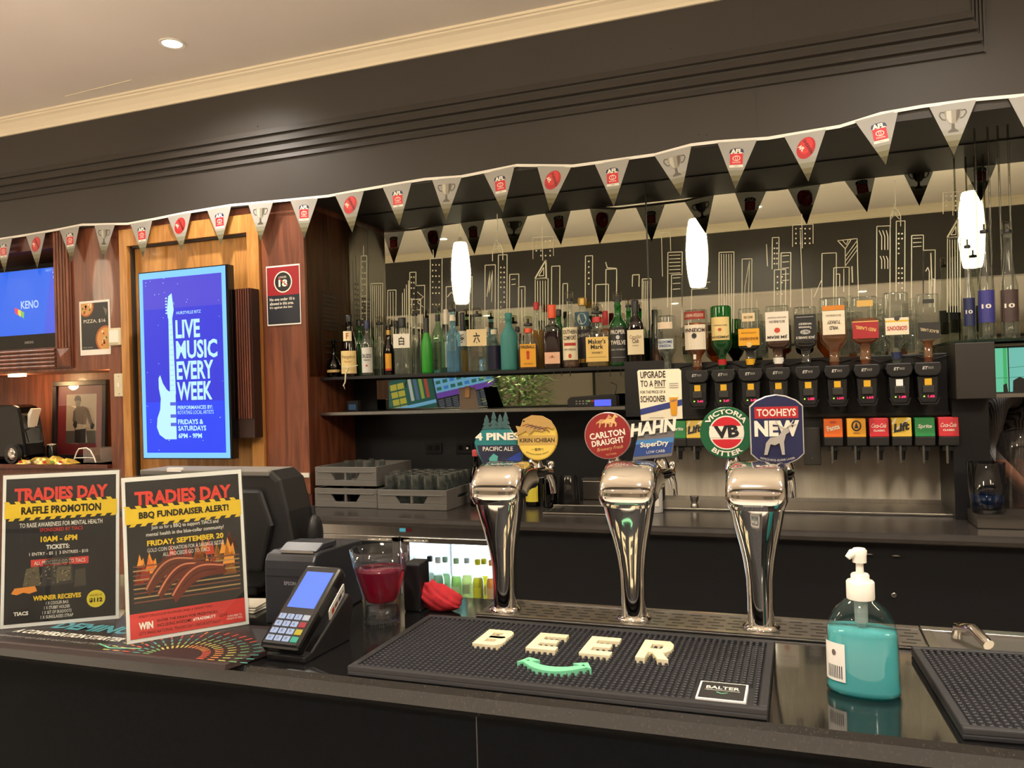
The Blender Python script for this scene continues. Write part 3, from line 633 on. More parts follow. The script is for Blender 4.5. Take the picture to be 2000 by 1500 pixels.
q.text('DRINK RESPONSIBLY',-.006,.006,.002,DK,1,w=.03); q.build('printed_artwork', ps_)
# ================================================================== things on the front bar
RED_ = ink((224,62,48)); YEL = ink((236,196,40)); PBK = ink((30,29,30)); GRY = ink((150,146,140))
# runner under the signs
rz_ = BAR_Z+.012; ra, rb_, rc = PZ(505,1244,rz_), PZ(438,1297,rz_), PZ(0,1254,rz_)
ang = math.atan2(rb_.y-rc.y, rb_.x-rc.x); rn = thing('counter_runner', 'dark printed rubber runner lying under the two poster holders', 'counter mat', (rb_.x,rb_.y,BAR_Z), ang)
MB().prism([(-.86,0),(0,0),(.03,.09),(.03,.20),(-.86,.20)], .0005, .012, 'z').build('mat_sheet', mat('runner_rubber',(52,40,40),.5), rn, bevel=.002)
q = Print(top(.012)); q.poly([(-.845,.010),(-.008,.010),(.018,.092),(.018,.19),(-.845,.19)], ink((34,28,30)),0)
cols_ = ((190,80,60),(200,130,70),(170,170,90),(100,150,100),(70,140,130))
for k in range(5):
    for i in range(22):
        a = pi*i/21; R0 = .045+.02*k; x = -.115+math.cos(a)*R0*1.1; y = .012+math.sin(a)*R0*.95
        q.line([(x,y),(x+math.cos(a)*.014,y+math.sin(a)*.014)], .0035, ink(cols_[(k+i//6)%5]),1)
q.text('A CONVERSATION STARTER', -.40, .062, .020, WHT, 2, w=.26, bold=.03, shear=.2); q.text('DEMINUTE', -.36, .110, .040, ink((70,140,150)), 2, w=.24, bold=.04)
q.text('5 | PREMIUM | GO DAY OUT | HALF TO GO', -.42, .030, .010, GRY, 2, w=.30); q.line([(-.30,.035),(-.26,.020),(-.20,.030)], .004, ink((110,190,150)),2); q.build('printed_artwork', rn)
m_acr = clear('acrylic', (250,252,252), 1.38)
def holder(bl, br, htop, label):
    a, b = PZ(*bl, BAR_Z+.0135), PZ(*br, BAR_Z+.0135); ang = math.atan2(b.y-a.y,b.x-a.x); w = .212; h = .298
    t = thing('poster_holder', label, 'poster', (a.x,a.y,BAR_Z+.0125), rot=(math.radians(-7),0,ang), group='acrylic poster holders on the bar')
    MB().box(0,w,0,.0015,.001,h).build('paper_sheet', m_card, t)
    MB().box(-.002,w+.002,-.003,-.0012,0,h+.003).build('acrylic_front', m_acr, t)
    MB().box(-.002,w+.002,.0025,.0045,0,h+.003).build('acrylic_back', m_acr, t)
    MB().box(-.002,w+.002,.0045,.075,0,.002).build('acrylic_foot', m_acr, t, rot=(math.radians(7),0,0))
    return t, w, h
def hazard(q, w, h, y, tilt):
    q.poly([(.004,y-.014),(w-.004,y-.014+tilt),(w-.004,y+.014+tilt),(.004,y+.014)], YEL, 1)
    for i in range(11):
        x = .006+i*.0185; z = tilt*x/w
        q.poly([(x,y+.013+z),(x+.009,y+.013+z),(x+.005,y+.019+z),(x-.004,y+.019+z)][:4], YEL, 1); q.poly([(x+.009,y-.013+z),(x+.018,y-.013+z),(x+.013,y-.019+z),(x+.004,y-.019+z)], YEL, 1)
# left poster
t, w, h = holder((0,1229),(232,1208),0,'left poster holder with the raffle promotion poster'); 
q = Print(front(0)); q.rect(.006,.008,w-.006,h-.008,PBK,0); q.text('TRADIES DAY',w/2,h-.040,.026,RED_,2,w=.170,bold=.045); hazard(q,w,h,h-.072,0); q.text('RAFFLE PROMOTION',w/2,h-.072,.0155,BLK,3,w=.145,bold=.04)
q.text('TO RAISE AWARENESS FOR MENTAL HEALTH',w/2,h-.101,.009,WHT,2,w=.150,bold=.01); q.text('SPONSORED BY TIACS',w/2,h-.112,.007,RED_,2,w=.078); q.text('10AM - 6PM',w/2-.004,h-.130,.0115,YEL,2,w=.066,bold=.03); q.text('TICKETS:',w/2-.006,h-.146,.009,WHT,2,w=.042,bold=.03)
q.text('1 ENTRY - $5  |  3 ENTRIES - $10',w/2-.004,h-.159,.008,WHT,2,w=.106,bold=.01); q.rect(.052,h-.183,.156,h-.169,ink((206,60,52)),1); q.text('ALL PROCEEDS GO TO TIACS',.104,h-.176,.0075,WHT,2,w=.092)
GR1, GR2, GR3 = ink((70,64,54)), ink((54,52,50)), ink((96,86,66))
random.seed(3)
for i in range(150):
    x = .012+random.random()*(w-.03); y = .03+random.random()*.15; s = .002+random.random()*.004; q.poly([(x,y),(x+s*.3,y+s*2.4),(x+s*.6,y)], random.choice((ink((46,48,44)),ink((40,40,40)))),0)
q.poly([(.038,.078),(.044,.112),(.066,.116),(.070,.078)],GR3,1); q.poly([(.070,.076),(.074,.122),(.126,.124),(.128,.078)],GR2,1); q.poly([(.074,.118),(.08,.128),(.12,.130),(.126,.120)],GR1,2); q.rect(.098,.084,.124,.112,GR3,2); q.poly([(.130,.070),(.132,.104),(.150,.106),(.152,.072)],GR1,1)
for i in range(70):
    x = .04+random.random()*.085; y = .080+random.random()*.036; q.poly([(x,y),(x+.004,y+.001),(x+.003,y+.004)], random.choice((ink((120,104,70)),ink((28,26,24)),ink((150,136,110)))),3)
q.poly([(.018,.066),(.024,.076),(.060,.078),(.064,.068),(.05,.064),(.04,.067),(.028,.063)],ink((226,138,52)),2); q.text('WINNER RECEIVES',.100,.054,.0095,YEL,2,w=.086,bold=.04)
for k,s in enumerate(('1 X COOLER BAG','1 X STUBBY HOLDER','1 X SET OF SKADOOTS','1 X SUNGLASSES STRAP')): q.text(s,.100,.043-.0088*k,.0062,WHT,2,w=.04+.006*k,bold=.01)
q.ell(.170,.044,.017,.017,ink((228,204,50)),1); q.text('VALUED AT',.170,.051,.004,BLK,2,w=.024); q.text('$112',.170,.041,.0095,BLK,2,w=.024,bold=.05); q.poly([(.016,.018),(.020,.034),(.050,.036),(.056,.030),(.052,.018)],BLK,1); q.text('TIACS',.036,.027,.0075,WHT,2,w=.026,bold=.04)
q.build('printed_artwork', t)
# right poster
t, w, h = holder((248,1259),(497,1217),0,'right poster holder with the sausage barbecue poster')
q = Print(front(0)); q.rect(.006,.008,w-.006,h-.008,PBK,0); q.text('TRADIES DAY',w/2,h-.040,.026,RED_,2,w=.170,bold=.045); hazard(q,w,h,h-.072,0); q.text('BBQ FUNDRAISER ALERT!',w/2,h-.072,.0145,BLK,3,w=.158,bold=.04)
q.text('Join us for a BBQ to support TIACS and',w/2,h-.096,.009,WHT,2,w=.118,bold=.01); q.text('mental health in the blue-collar community!',w/2,h-.108,.009,WHT,2,w=.136,bold=.01); q.text('FRIDAY, SEPTEMBER 20',w/2,h-.124,.012,YEL,2,w=.134,bold=.035)
q.text('GOLD COIN DONATION FOR A SAUSAGE SIZZLE',w/2,h-.136,.007,WHT,2,w=.134); q.text('ALL PROCEEDS GO TO TIACS',w/2,h-.146,.007,WHT,2,w=.082)
for i in range(26):   # flames
    x = .02+.17*random.random(); y = .10+.045*random.random(); s = .010+.014*random.random()
    q.poly([(x-s*.5,y),(x-s*.3,y+s*.7),(x-s*.1,y+s*1.7),(x+s*.15,y+s*.8),(x+s*.35,y+s*1.2),(x+s*.5,y)], random.choice((ink((196,60,28)),ink((224,110,34)),ink((150,40,26)),ink((236,150,50)))),0+i%3*.4)
for k in range(9): q.poly([(.014,.070+.008*k),(w-.012,.064+.008*k+.006),(w-.012,.0665+.008*k+.006),(.014,.0725+.008*k)], ink((176,140,92) if k%2 else (120,70,50)),1.4)
for k,(x0,y0,x1,y1,bw) in enumerate(((.036,.088,.118,.134,.030),(.056,.078,.138,.122,.026),(.080,.070,.172,.114,.034))):
    up_, dn = [], []
    for i in range(13):
        u = i/12; x = x0+(x1-x0)*u; y = y0+(y1-y0)*u+.030*math.sin(pi*u)*(1-u*.5); r = bw*(.35+.65*math.sin(pi*min(1,max(0,u*.86+.07)))**.5)*.5
        nx, ny = -.5, .86; up_.append((x+nx*r*.6,y+ny*r)); dn.append((x-nx*r*.6,y-ny*r))
    q.poly(up_+dn[::-1], ink((96,40,26)),2+k); q.line([(a*.75+c_*.25,b*.75+d*.25) for (a,b),(c_,d) in zip(up_,dn)], .003, ink((196,120,86)),2.3+k); q.line([(a*.4+c_*.6,b*.4+d*.6) for (a,b),(c_,d) in list(zip(up_,dn))[2:11]], .002, ink((60,26,20)),2.3+k)
q.rect(.006,.008,w-.006,.052,ink((214,66,60)),3); q.text('ENJOY DELICIOUS SAUSAGES AND A GREAT TIME!',.084,.045,.0055,BLK,4,w=.126); q.text('WIN',.032,.029,.013,WHT,4,w=.024,bold=.05); q.text('ENTER THE DRAW FOR PRIZE PACKS,',.104,.034,.0055,BLK,4,w=.106,bold=.01); q.text('INCLUDING AWESOME',.080,.026,.0055,BLK,4,w=.058,bold=.01); q.text('#TRADEMUTT',.132,.026,.006,WHT,4,w=.040,bold=.02); q.text('GEAR.',.166,.026,.0055,BLK,4,w=.018)
q.text("LET'S MAKE NATIONAL TRADIES DAY UNFORGETTABLE!",.090,.016,.0058,BLK,4,w=.140); q.text('SCAN HERE TO',.186,.022,.0035,WHT,4,w=.026); q.text('DONATE TO TIACS',.186,.017,.0035,WHT,4,w=.028)
q.build('printed_artwork', t)
# ---------------------------------------------------------------- card terminal
a = PZ(518,1288,BAR_Z); b = PZ(608,1292,BAR_Z); ct = thing('card_terminal', 'black card payment terminal with a lit blue screen beside the poster', 'card terminal', (a.x+.002,a.y,BAR_Z), math.radians(-2))
TW = .080; tl = math.radians(38)
MB().prism([(0,.0),(.135,.0),(.150,.07),(.135,.085),(.02,.014),(0,.012)], 0, TW, 'x').build('stand', m_blackp, ct, bevel=.003)
hd = MB().box(0,TW,0,.172,0,.024).build('handset', m_blackg, ct, loc=(0,-.004,.013), rot=(tl,0,0), bevel=.006)
q = Print(top(.0242)); q.rect(.006,.005,TW-.006,.166,ink((26,26,30)),0); q.rect(.013,.078,TW-.010,.156,ink((84,120,235),1.1),1)
q.build('screen', hd)
kc = {(3,0):(230,230,230),(3,1):(206,44,60),(3,2):(236,206,40),(3,3):(60,200,160)}
for i in range(4):
    for j in range(4):
        x = .009+i*.0165; y = .064-j*.0145; M = ink(kc.get((i,j),(206,220,250)),.55)
        k = MB().box(x,x+.0135,y-.0105,y,.0242,.0262).build('key', M, hd, bevel=.0015)
        if i < 3:
            q = Print(top(.0262)); q.text(('1','2','3','4','5','6','7','8','9','*','0','#')[j*3+i], x+.0068, y-.0052, .0062, ink((30,40,70)),0); q.build('digit', k)
stc = MB().prism([(0,0),(.052,0),(.056,.004),(.056,.030),(.052,.034),(0,.034),(-.004,.030),(-.004,.004)], 0, .0012, 'x').build('sticker_card', m_card, hd, loc=(TW+.003,.085,-.012), rot=(0,math.radians(22),0))
q = Print(lambda a,b,e: (.0012+e, a, b))
for x0,y0,x1,y1,c_ in ((.006,.006,.014,.022,(200,60,40)),(.018,.008,.028,.020,(110,80,70)),(.032,.008,.044,.020,(60,70,110)),(.047,.012,.053,.018,(120,120,120))): q.rect(x0,y0,x1,y1,ink(c_),0)
q.build('printed_artwork', stc)
# ---------------------------------------------------------------- cocktail glass with red drink
g = PZ(746,1217,BAR_Z); cg = thing('cocktail_tumbler', 'waisted clear tumbler half full of red drink', 'glass', (g.x,g.y,BAR_Z+.0005)); cg.scale = (1.1,1.1,.97)
out = [(.0305,0),(.0325,.004),(.0315,.020),(.0285,.036),(.030,.048),(.0375,.075),(.046,.110),(.0535,.150)]
inn = [(.0520,.1495),(.0445,.110),(.0360,.075),(.0285,.050),(.024,.045),(.001,.043)]
MB().lathe(out+inn, 40, cap=False).lathe([(.0005,0),(.0305,0)],40,cap=False).build('glass_body', clear('tumbler_glass',(236,240,248),1.45), cg)
MB().lathe([(.001,.0435),(.0235,.0455),(.028,.0505),(.0355,.075),(.0435,.108),(.0438,.110),(.0005,.110)], 36, cap=False).build('red_drink', clear('red_drink',(226,76,112),1.33,body=.42), cg)
for k in range(5):
    a_ = k*1.3; MB().tube([(.006*math.cos(a_),.006*math.sin(a_),.047+.003*k),(.018*math.cos(a_+.6),.018*math.sin(a_+.6),.052+.004*k)], .0025, 6).build('syrup_swirl', mat('syrup',(170,20,40),.3), cg)
MB().lathe([(.001,.004),(.0295,.005),(.0285,.020),(.0265,.035),(.001,.040)], 32, cap=False).build('glass_foot', clear('foot_glass',(225,228,232),1.5), cg)
# ---------------------------------------------------------------- receipt printer
pa = PZ(520,1206,BAR_Z); pp = thing('receipt_printer', 'dark boxy receipt printer between the poster and the red drink', 'printer', (PY(517,1150,1.31).x,1.31,BAR_Z), math.radians(3))
PW, PH, PD = .112, .141, .198
MB().prism([(0,0),(PD,0),(PD,PH-.008),(.03,PH),(.010,PH-.004),(.002,PH-.016),(0,PH-.03)], 0, PW, 'x').build('case', mat('printer_black',(38,40,46),.42), pp, bevel=.004)
MB().box(.004,PW-.004,-.0012,.004,PH-.046,PH-.045).build('cover_seam', m_black, pp)
MB().prism([(.02,PH),(.10,PH-.001),(.10,PH+.010),(.05,PH+.012)], .02, PW-.006, 'x').build('paper_cover', mat('printer_lid',(52,54,60),.3), pp, bevel=.002)
MB().box(.03,PW-.008,.012,.018,PH-.002,PH+.002).build('tear_bar', m_steel, pp)
q = Print(front(-.0005)); q.text('EPSON', .058, .082, .0075, ink((150,152,158)),0, w=.026, bold=.02); q.build('lettering', pp)
# ---------------------------------------------------------------- till seen from behind
c0 = PY(268,915,1.47); c1 = PY(545,905,1.47); tt = thing('till_terminal', 'large black till monitor seen from behind the posters', 'till', (c0.x,1.475,BAR_Z), 0)
TWd = c1.x-c0.x; H = c0.z-BAR_Z-.004
MB().prism([(.0,.02),(.0,H-.012),(.010,H),(TWd-.03,H),(TWd-.006,H-.02),(TWd+.012,H-.09),(TWd+.03,H-.20),(TWd+.02,.07),(TWd-.06,.02)], 0, .10, 'y').build('rear_shell', m_blackp, tt, bevel=.010)
MB().box(.006,TWd-.03,-.004,.09,H-.012,H+.001).build('top_cap', mat('till_top',(110,106,100),.5), tt, bevel=.003)
MB().prism([(.02,.06),(.02,H-.04),(TWd-.05,H-.04),(TWd-.02,H-.12),(TWd-.05,.06)], -.012, .01, 'y').build('rear_cover', m_blackp, tt, bevel=.008)
MB().box(.06,TWd-.08,.01,.10,0,.03).build('till_base', m_blackp, tt, bevel=.005)
MB().box(.09,.13,-.006,.004,H-.003,H+.006).build('paper_tab', m_card, tt)
MB().ball((TWd+.05,.05,H-.15),.026,16,10,sz=1.9,sx=.6).tube([(TWd+.05,.05,H-.12),(TWd+.045,.05,H-.085)],.006,8).build('scanner_bulb', m_blackp, tt)
# loose till papers
pq = PZ(505,1120,BAR_Z+.06); lp = thing('receipt_stack', 'loose pale receipts lying between the poster and the printer', 'paper', (PY(505,1150,1.36).x-.075,1.36,BAR_Z))
for k in range(3): MB().box(0,.06,0,.07,.001+.004*k,.003+.004*k).build('paper_slip', m_card, lp, rot=(0,0,.1*k))
# ---------------------------------------------------------------- dark caddy and red cloth at the staff edge
dc = PZ(800,1196,BAR_Z); cdy = thing('menu_block', 'dark upright block between the red drink and the red cloth', 'box', (PY(803,1150,1.455).x,1.455,BAR_Z), .1)
MB().box(-.016,.020,0,.055,0,.098).build('block_body', m_navy, cdy, bevel=.003); MB().box(-.0155,.0195,-.001,.002,.004,.094).build('front_face', m_blackp, cdy)
cl0 = PZ(862,1196,BAR_Z); cl = bpy.data.meshes.new('bar_cloth'); bm = bmesh.new(); bmesh.ops.create_icosphere(bm, subdivisions=4, radius=1)
for v in bm.verts:
    p = v.co.copy(); wv = math.sin(p.x*6+p.z*5)*.05+math.sin(p.y*9+p.x*4)*.05+math.sin(p.z*13+p.x*10+p.y*4)*.045
    k = 1+wv; v.co = Vector((p.x*.047*k, p.y*.024*k, max(0,(p.z*.5+.44))*.056*k*(1-.28*p.x)))
bm.to_mesh(cl); bm.free(); clo = bpy.data.objects.new('bar_cloth', cl); COL.objects.link(clo); clo.location = (PY(861,1180,1.48).x,1.48,BAR_Z+.0005)
for f in cl.polygons: f.use_smooth = True
cl.materials.append(mat('red_cloth',(172,30,40),.85,noise=(60,.2,(1,1,1)),bump=.4)); tag(clo, 'crumpled red cloth on the bar in front of the lit fridge', 'cloth')
# ---------------------------------------------------------------- hand sanitiser
sn = PZ(1687,1352,BAR_Z); sz = thing('sanitiser_bottle', 'clear pump bottle of turquoise hand sanitiser on the granite', 'sanitiser', (sn.x,sn.y,BAR_Z+.0005), math.radians(-8))
prf = [(.044,0),(.0495,.004),(.050,.010),(.0485,.02),(.048,.06),(.0475,.085),(.043,.105),(.034,.120),(.022,.131),(.0165,.135),(.0155,.140)]
MB().lathe(prf, 40, sy=.66, pw=2.3).build('bottle_body', clear('sanitiser_plastic',(238,246,246),1.42), sz)
MB().lathe([(r-.0016,max(.0015,z)) for r,z in prf if z<.09]+[(.0455,.092),(.001,.0925)], 40, sy=.65, pw=2.3, cap=False).lathe([(.0005,.0015),(.042,.0015)],40,sy=.65,pw=2.3,cap=False).build('turquoise_gel', clear('turquoise_gel',(128,228,232),1.34,body=.9), sz)
MB().lathe([(.0185,.134),(.019,.136),(.019,.158),(.0175,.160),(.0125,.161),(.0125,.168),(.011,.170)], 32).build('screw_collar', m_white, sz)
MB().lathe([(.0055,.168),(.005,.186)], 16).lathe([(.0095,.186),(.0095,.194),(.0105,.203),(.008,.206)], 20).tube([(0,0,.199),(-.010,-.006,.199),(-.015,-.009,.193)], [.0075,.006,.004], 10).build('pump_head', m_white, sz)
MB().lathe([(.009,.100),(.0095,.132)], 16).lathe([(.0045,.092),(.009,.100)],16).tube([(0,0,.095),(.004,-.004,.05),(.010,-.006,.004)], .003, 8).build('dip_tube', clear('dip_plastic',(225,232,230),1.4,body=.5), sz)
lb = MB(); N = 8
for i in range(N):
    a0 = math.radians(198+6*i); a1 = math.radians(204+6*i)
    def pt(a,z):
        ca,sa = math.cos(a),math.sin(a); k = (abs(ca)**2.3+abs(sa)**2.3)**(-1/2.3); return (.0490*ca*k, .0490*.66*sa*k-.0004, z)
    lb.add([pt(a0,.020),pt(a1,.020),pt(a1,.074),pt(a0,.074)],[(0,1,2,3)])
lbo = lb.build('label_sticker', m_card, sz)
q = Print(lambda a,b,e: (lambda p: (p[0]*(1+e*20), p[1]*(1+e*20), b))(pt(math.radians(198)+a/.045, b)))
for k in range(9): q.rect(.010+.0028*k,.024,.0112+.0028*k,.042,BLK,0)
q.ell(.022,.060,.0035,.0045,ink((110,100,100)),0,12); q.build('printed_artwork', lbo)
# ================================================================== back bar
bc = thing('back_counter', 'dark back bar counter with a rounded edge behind the taps', 'counter', (0,0,0))
MB().prism([(BACK_F+.014,BACK_Z),(BACK_F+.004,BACK_Z-.006),(BACK_F,BACK_Z-.02),(BACK_F+.004,BACK_Z-.034),(BACK_F+.014,BACK_Z-.04),(WALL_Y,BACK_Z-.04),(WALL_Y,BACK_Z)], ALC_X+.003, 2.4, 'x').build('worktop', mat('back_laminate',(56,52,50),.24,noise=(14,.12,(1,1,1))), bc)
FX1 = PY(985,1100,3.26).x
MB().prism([(BACK_F+.014,BACK_Z),(BACK_F+.004,BACK_Z-.006),(BACK_F,BACK_Z-.02),(BACK_F+.004,BACK_Z-.034),(BACK_F+.014,BACK_Z-.04),(WOOD_Y-.002,BACK_Z-.04),(WOOD_Y-.002,BACK_Z)], -3.4, ALC_X+.003, 'x').build('worktop_end', MATS['back_laminate'], bc)
bq = thing('back_cupboard', 'black cupboard front under the back counter behind the taps', 'cupboard', (0,0,0))
MB().box(FX1,2.4,BACK_F+.05,BACK_F+.07,.10,BACK_Z-.041).build('cupboard_front', m_black, bq)
for px,py in ((1698,1083),(1750,1086)):
    c = PY(px,py,BACK_F+.05); MB().tube([(c.x-.012,BACK_F+.05,c.z),(c.x-.008,BACK_F+.035,c.z+.004),(c.x+.008,BACK_F+.035,c.z+.004),(c.x+.012,BACK_F+.05,c.z)], .003, 8).build('pull_handle', m_steel2, bq)
c = PY(1746,1162,BACK_F+.05); MB().lathe([(.009,0),(.009,.004),(.006,.005)], 16).build('lock', m_steel, bq, loc=(c.x,BACK_F+.05,c.z), rot=(pi/2,0,0))
# ---------------------------------------------------------------- fridge under the counter
fr = thing('bar_fridge', 'stainless under counter fridge with a brightly lit glass door', 'fridge', (-2.5,BACK_F+.06,.06))
FW = FX1+2.5; FH = BACK_Z-.041-.06
MB().box(0,FW,.55,.57,0,FH).box(0,.02,.04,.55,0,FH).box(FW-.02,FW,.04,.55,0,FH).box(0,FW,.04,.55,0,.02).box(0,FW,.04,.55,FH-.02,FH).build('cabinet', mat('fridge_white',(232,236,238),.5), fr)
MB().box(0,FW,0,.04,FH-.052,FH).build('top_band', m_steel, fr, bevel=.002)
MB().box(PY(782,1100,3.26).x+2.5+.02,FW-.02,.535,.548,.02,FH-.03).build('light_panel', mat('fridge_glow',(240,248,255),.5,emit=(235,246,255),es=5.5), fr)
ds = PY(782,1100,3.26).x+2.5
MB().box(ds-.006,ds+.006,.035,.549,.02,FH-.02).build('divider', m_steel2, fr)
fz0, fz1 = .03, FH-.054
for x0,x1 in ((.01,ds-.004),(ds+.004,FW-.005)):
    dr = MB().box(x0,x0+.045,0,.03,fz0,fz1).box(x1-.035,x1,0,.03,fz0,fz1).box(x0,x1,0,.03,fz1-.025,fz1).box(x0,x1,0,.03,fz0,fz0+.04).build('door_frame', m_steel, fr, bevel=.002)
    MB().box(x0+.045,x1-.035,.012,.018,fz0+.04,fz1-.025).build('glass_pane', clear('fridge_glass',(245,250,252),1.35), dr)
    hx = x1-.16 if x0 < .1 else x0+.02
    MB().tube([(hx,-.001,fz1-.012),(hx+.01,-.018,fz1-.012),(hx+.11,-.018,fz1-.012),(hx+.12,-.001,fz1-.012)], .006, 8).build('handle', m_chrome, dr)
shz = PY(900,1183,3.38).z-.06
MB().box(.02,FW-.02,.06,.53,shz-.006,shz).build('wire_shelf', m_steel2, fr)
c = PY(790,1036,3.25)
MB().box(c.x+2.5-.03,c.x+2.5,-.002,.001,c.z-.06-.008,c.z-.06+.008,0).build('temperature_display', mat('lcd_teal',(20,60,66),.3,emit=(90,190,200),es=.5), fr); MB().box(c.x+2.5+.002,c.x+2.5+.03,-.002,.001,c.z-.06-.008,c.z-.06+.008).build('red_badge', ink((170,36,60)), fr)
# ---------------------------------------------------------------- bottle kit
def ring_prof(H, R, kind):
    if kind == 'std':  pr = [(.86,0),(.98,.012),(1,.03),(1,.58),(.94,.64),(.72,.70),(.46,.755),(.37,.80),(.35,.92),(.40,.925),(.40,.95),(.35,.955),(.35,1)]
    elif kind == 'sq': pr = [(.90,0),(.99,.012),(1,.03),(1,.60),(.95,.645),(.74,.675),(.46,.70),(.40,.72),(.38,.90),(.44,.905),(.44,.94),(.38,.945),(.38,1)]
    elif kind == 'tall': pr = [(.84,0),(.97,.01),(1,.03),(1,.46),(.93,.50),(.70,.60),(.52,.70),(.44,.80),(.40,.94),(.46,.945),(.46,.97),(.40,1)]
    elif kind == 'squat': pr = [(.90,0),(1,.03),(1,.30),(.92,.38),(.62,.48),(.34,.55),(.24,.62),(.22,.92),(.28,.93),(.28,1)]
    elif kind == 'beer': pr = [(.86,0),(.98,.015),(1,.04),(1,.50),(.9,.58),(.62,.68),(.46,.76),(.41,.93),(.46,.94),(.46,.97),(.41,1)]
    elif kind == 'bell': pr = [(1,0),(1.02,.03),(.97,.2),(.90,.45),(.80,.58),(.58,.70),(.38,.78),(.34,.92),(.40,.93),(.40,.96),(.34,1)]
    return [(r*R, z*H) for r,z in pr]
def bottle(name, label, base, H, R, kind='std', glass=None, liq=None, fill=.5, cap=None, cap_h=.10, pourer=False, flat=False, dep=.72, face=0, lab=None, up=True, group=None, nsd=24, neck=None):
    t = thing(name, label, 'bottle', base, group=group); t.rotation_euler = (0,0,face) if up else (0,pi,-face)
    if not up: t.location = (base[0],base[1],base[2]+H)
    pr = ring_prof(H,R,kind); sy = dep if flat else 1; pw = 3.6 if flat else 2.0
    MB().lathe(pr, nsd, sy=sy, pw=pw).build('glass_body', glass or m_glass, t)
    if liq:
        r0 = [(r*.955, max(z,.004)) for r,z in pr]
        if up: z1 = fill*H; lp_ = [(r,z) for r,z in r0 if z < z1]
        else:  z0 = (1-fill)*H; lp_ = [(r,z) for r,z in r0 if z > z0]
        def rad(z):
            for (ra,za),(rb,zb) in zip(r0,r0[1:]):
                if za <= z <= zb: return ra+(rb-ra)*((z-za)/max(1e-6,zb-za))
            return r0[-1][0]
        if up: lp_ = [(.0005,.004)]+lp_+[(rad(z1),z1),(.0005,z1)]
        else:  lp_ = [(.0005,z0),(rad(z0),z0)]+lp_+[(.0005,H*.999)]
        MB().lathe(lp_, nsd, sy=sy*.97 if flat else 1, pw=pw, cap=False).build('liquid', liq, t)
    nr = pr[-1][0]
    if cap is not None: MB().lathe([(nr*1.22,-cap_h*H),(nr*1.28,-.002),(nr*1.15,.004),(nr*.6,.005)], 18, c=(0,0,H)).build('cap', cap, t)
    if neck is not None: MB().lathe([(nr*1.2,-.16*H),(nr*1.12,-.06*H)], 18, c=(0,0,H), cap=False).build('neck_foil', neck, t)
    if pourer:
        MB().lathe([(nr*1.3,0),(nr*1.35,.006),(nr*1.2,.012)], 18, c=(0,0,H)).build('pourer_ring', m_blackp, t)
        MB().lathe([(nr*1.2,.012),(nr*1.35,.020),(nr*1.3,.042),(nr*.9,.046)], 18, c=(0,0,H)).build('measure_chamber', clear('pourer_clear',(236,234,226),1.4), t)
        MB().tube([(0,0,H+.010),(0,0,H+.036)], nr*.35, 8).build('pour_tube', m_blackp, t)
    if lab:
        for L_ in lab:
            z0, z1, wid, col = L_[:4]; rr = R*(.999 if not flat else 1)+.0006
            mp = cyl(R+.0006) if not flat else front(-(R*dep)-.0006)
            q = Print(mp); wd = wid*R*2 if flat else wid*R*2*1.15; y0, y1 = z0*H, z1*H
            lo = Print(mp); lo.EPS = .0002; lo.rect(-wd/2,y0,wd/2,y1,ink(col),0,nx=8); lo_ = lo.build('label', t)
            for it in L_[4:]:
                s, fy, fh, c_, fw = it[:5]; bold = it[5] if len(it) > 5 else .02
                if s[:1] == '#':
                    k_ = s[1:]
                    if k_ == 'dot': q.ell(0, y0+(y1-y0)*fy, wd*fw, (y1-y0)*fh, ink(c_), 2, 20)
                    elif k_ == 'bar': q.rect(-wd*fw/2, y0+(y1-y0)*(fy-fh/2), wd*fw/2, y0+(y1-y0)*(fy+fh/2), ink(c_), 1, nx=6)
                    elif k_ == 'slash': q.poly([(-wd/2,y0+(y1-y0)*(fy-fh)),(wd/2,y0+(y1-y0)*fy),(wd/2,y0+(y1-y0)*(fy+fh)),(-wd/2,y0+(y1-y0)*fy)], ink(c_), 1)
                    continue
                q.text(s, 0, y0+(y1-y0)*fy, (y1-y0)*fh, ink(c_), 3, w=wd*fw, bold=bold, rot=it[6] if len(it)>6 else 0)
            if q.v: q.build('printed_artwork', lo_)
    return t
def spot(px, yb, Y, z): p = PY(px, yb, Y); return (p.x, Y, z)
def facing(x, Y): return .55*math.atan2(x, Y)*-1*-1*-1 if False else -.55*math.atan2(-x, Y)*-1
amber = clear('amber_liquid',(230,156,60),1.36,body=.28); dkamber = clear('dark_amber',(176,96,44),1.36,body=.3); goldl = clear('gold_liquid',(236,196,84),1.36,body=.3)
brownl = clear('brown_liquid',(40,22,14),1.36,body=.5); clearl = clear('water_liquid',(236,240,236),1.34,body=.04); redl = clear('red_liquid',(130,34,40),1.36,body=.6)
gg = clear('green_glass',(80,176,96),1.45,body=.25); dgg = clear('dark_green_glass',(20,58,32),1.45,body=.2); brg = clear('brown_glass',(48,24,14),1.45,body=.3); blg = clear('blue_glass',(176,224,242),1.42,body=.2)
gr_s = mat('melon_green',(34,140,34),.35); teal_m = mat('teal_matte',(56,128,124),.6); drk = clear('black_glass',(18,16,18),1.45,body=.3); capk = mat('cap_black',(26,26,28),.4); capr = mat('cap_red',(186,36,40),.4); capo = mat('cap_orange',(222,82,42),.4); capg = mat('cap_gold',(186,150,80),.35,.5); capb = mat('cap_navy',(36,44,80),.4); capw = mat('cap_cream',(226,216,196),.45)
Zs = SH1+.0065; CR = (236,222,188); LB = (232,226,212); K0 = (26,24,24)
UP = 'upright spirit bottles on the glass shelf'; HANG = 'upside down spirit bottles in the dispensers'
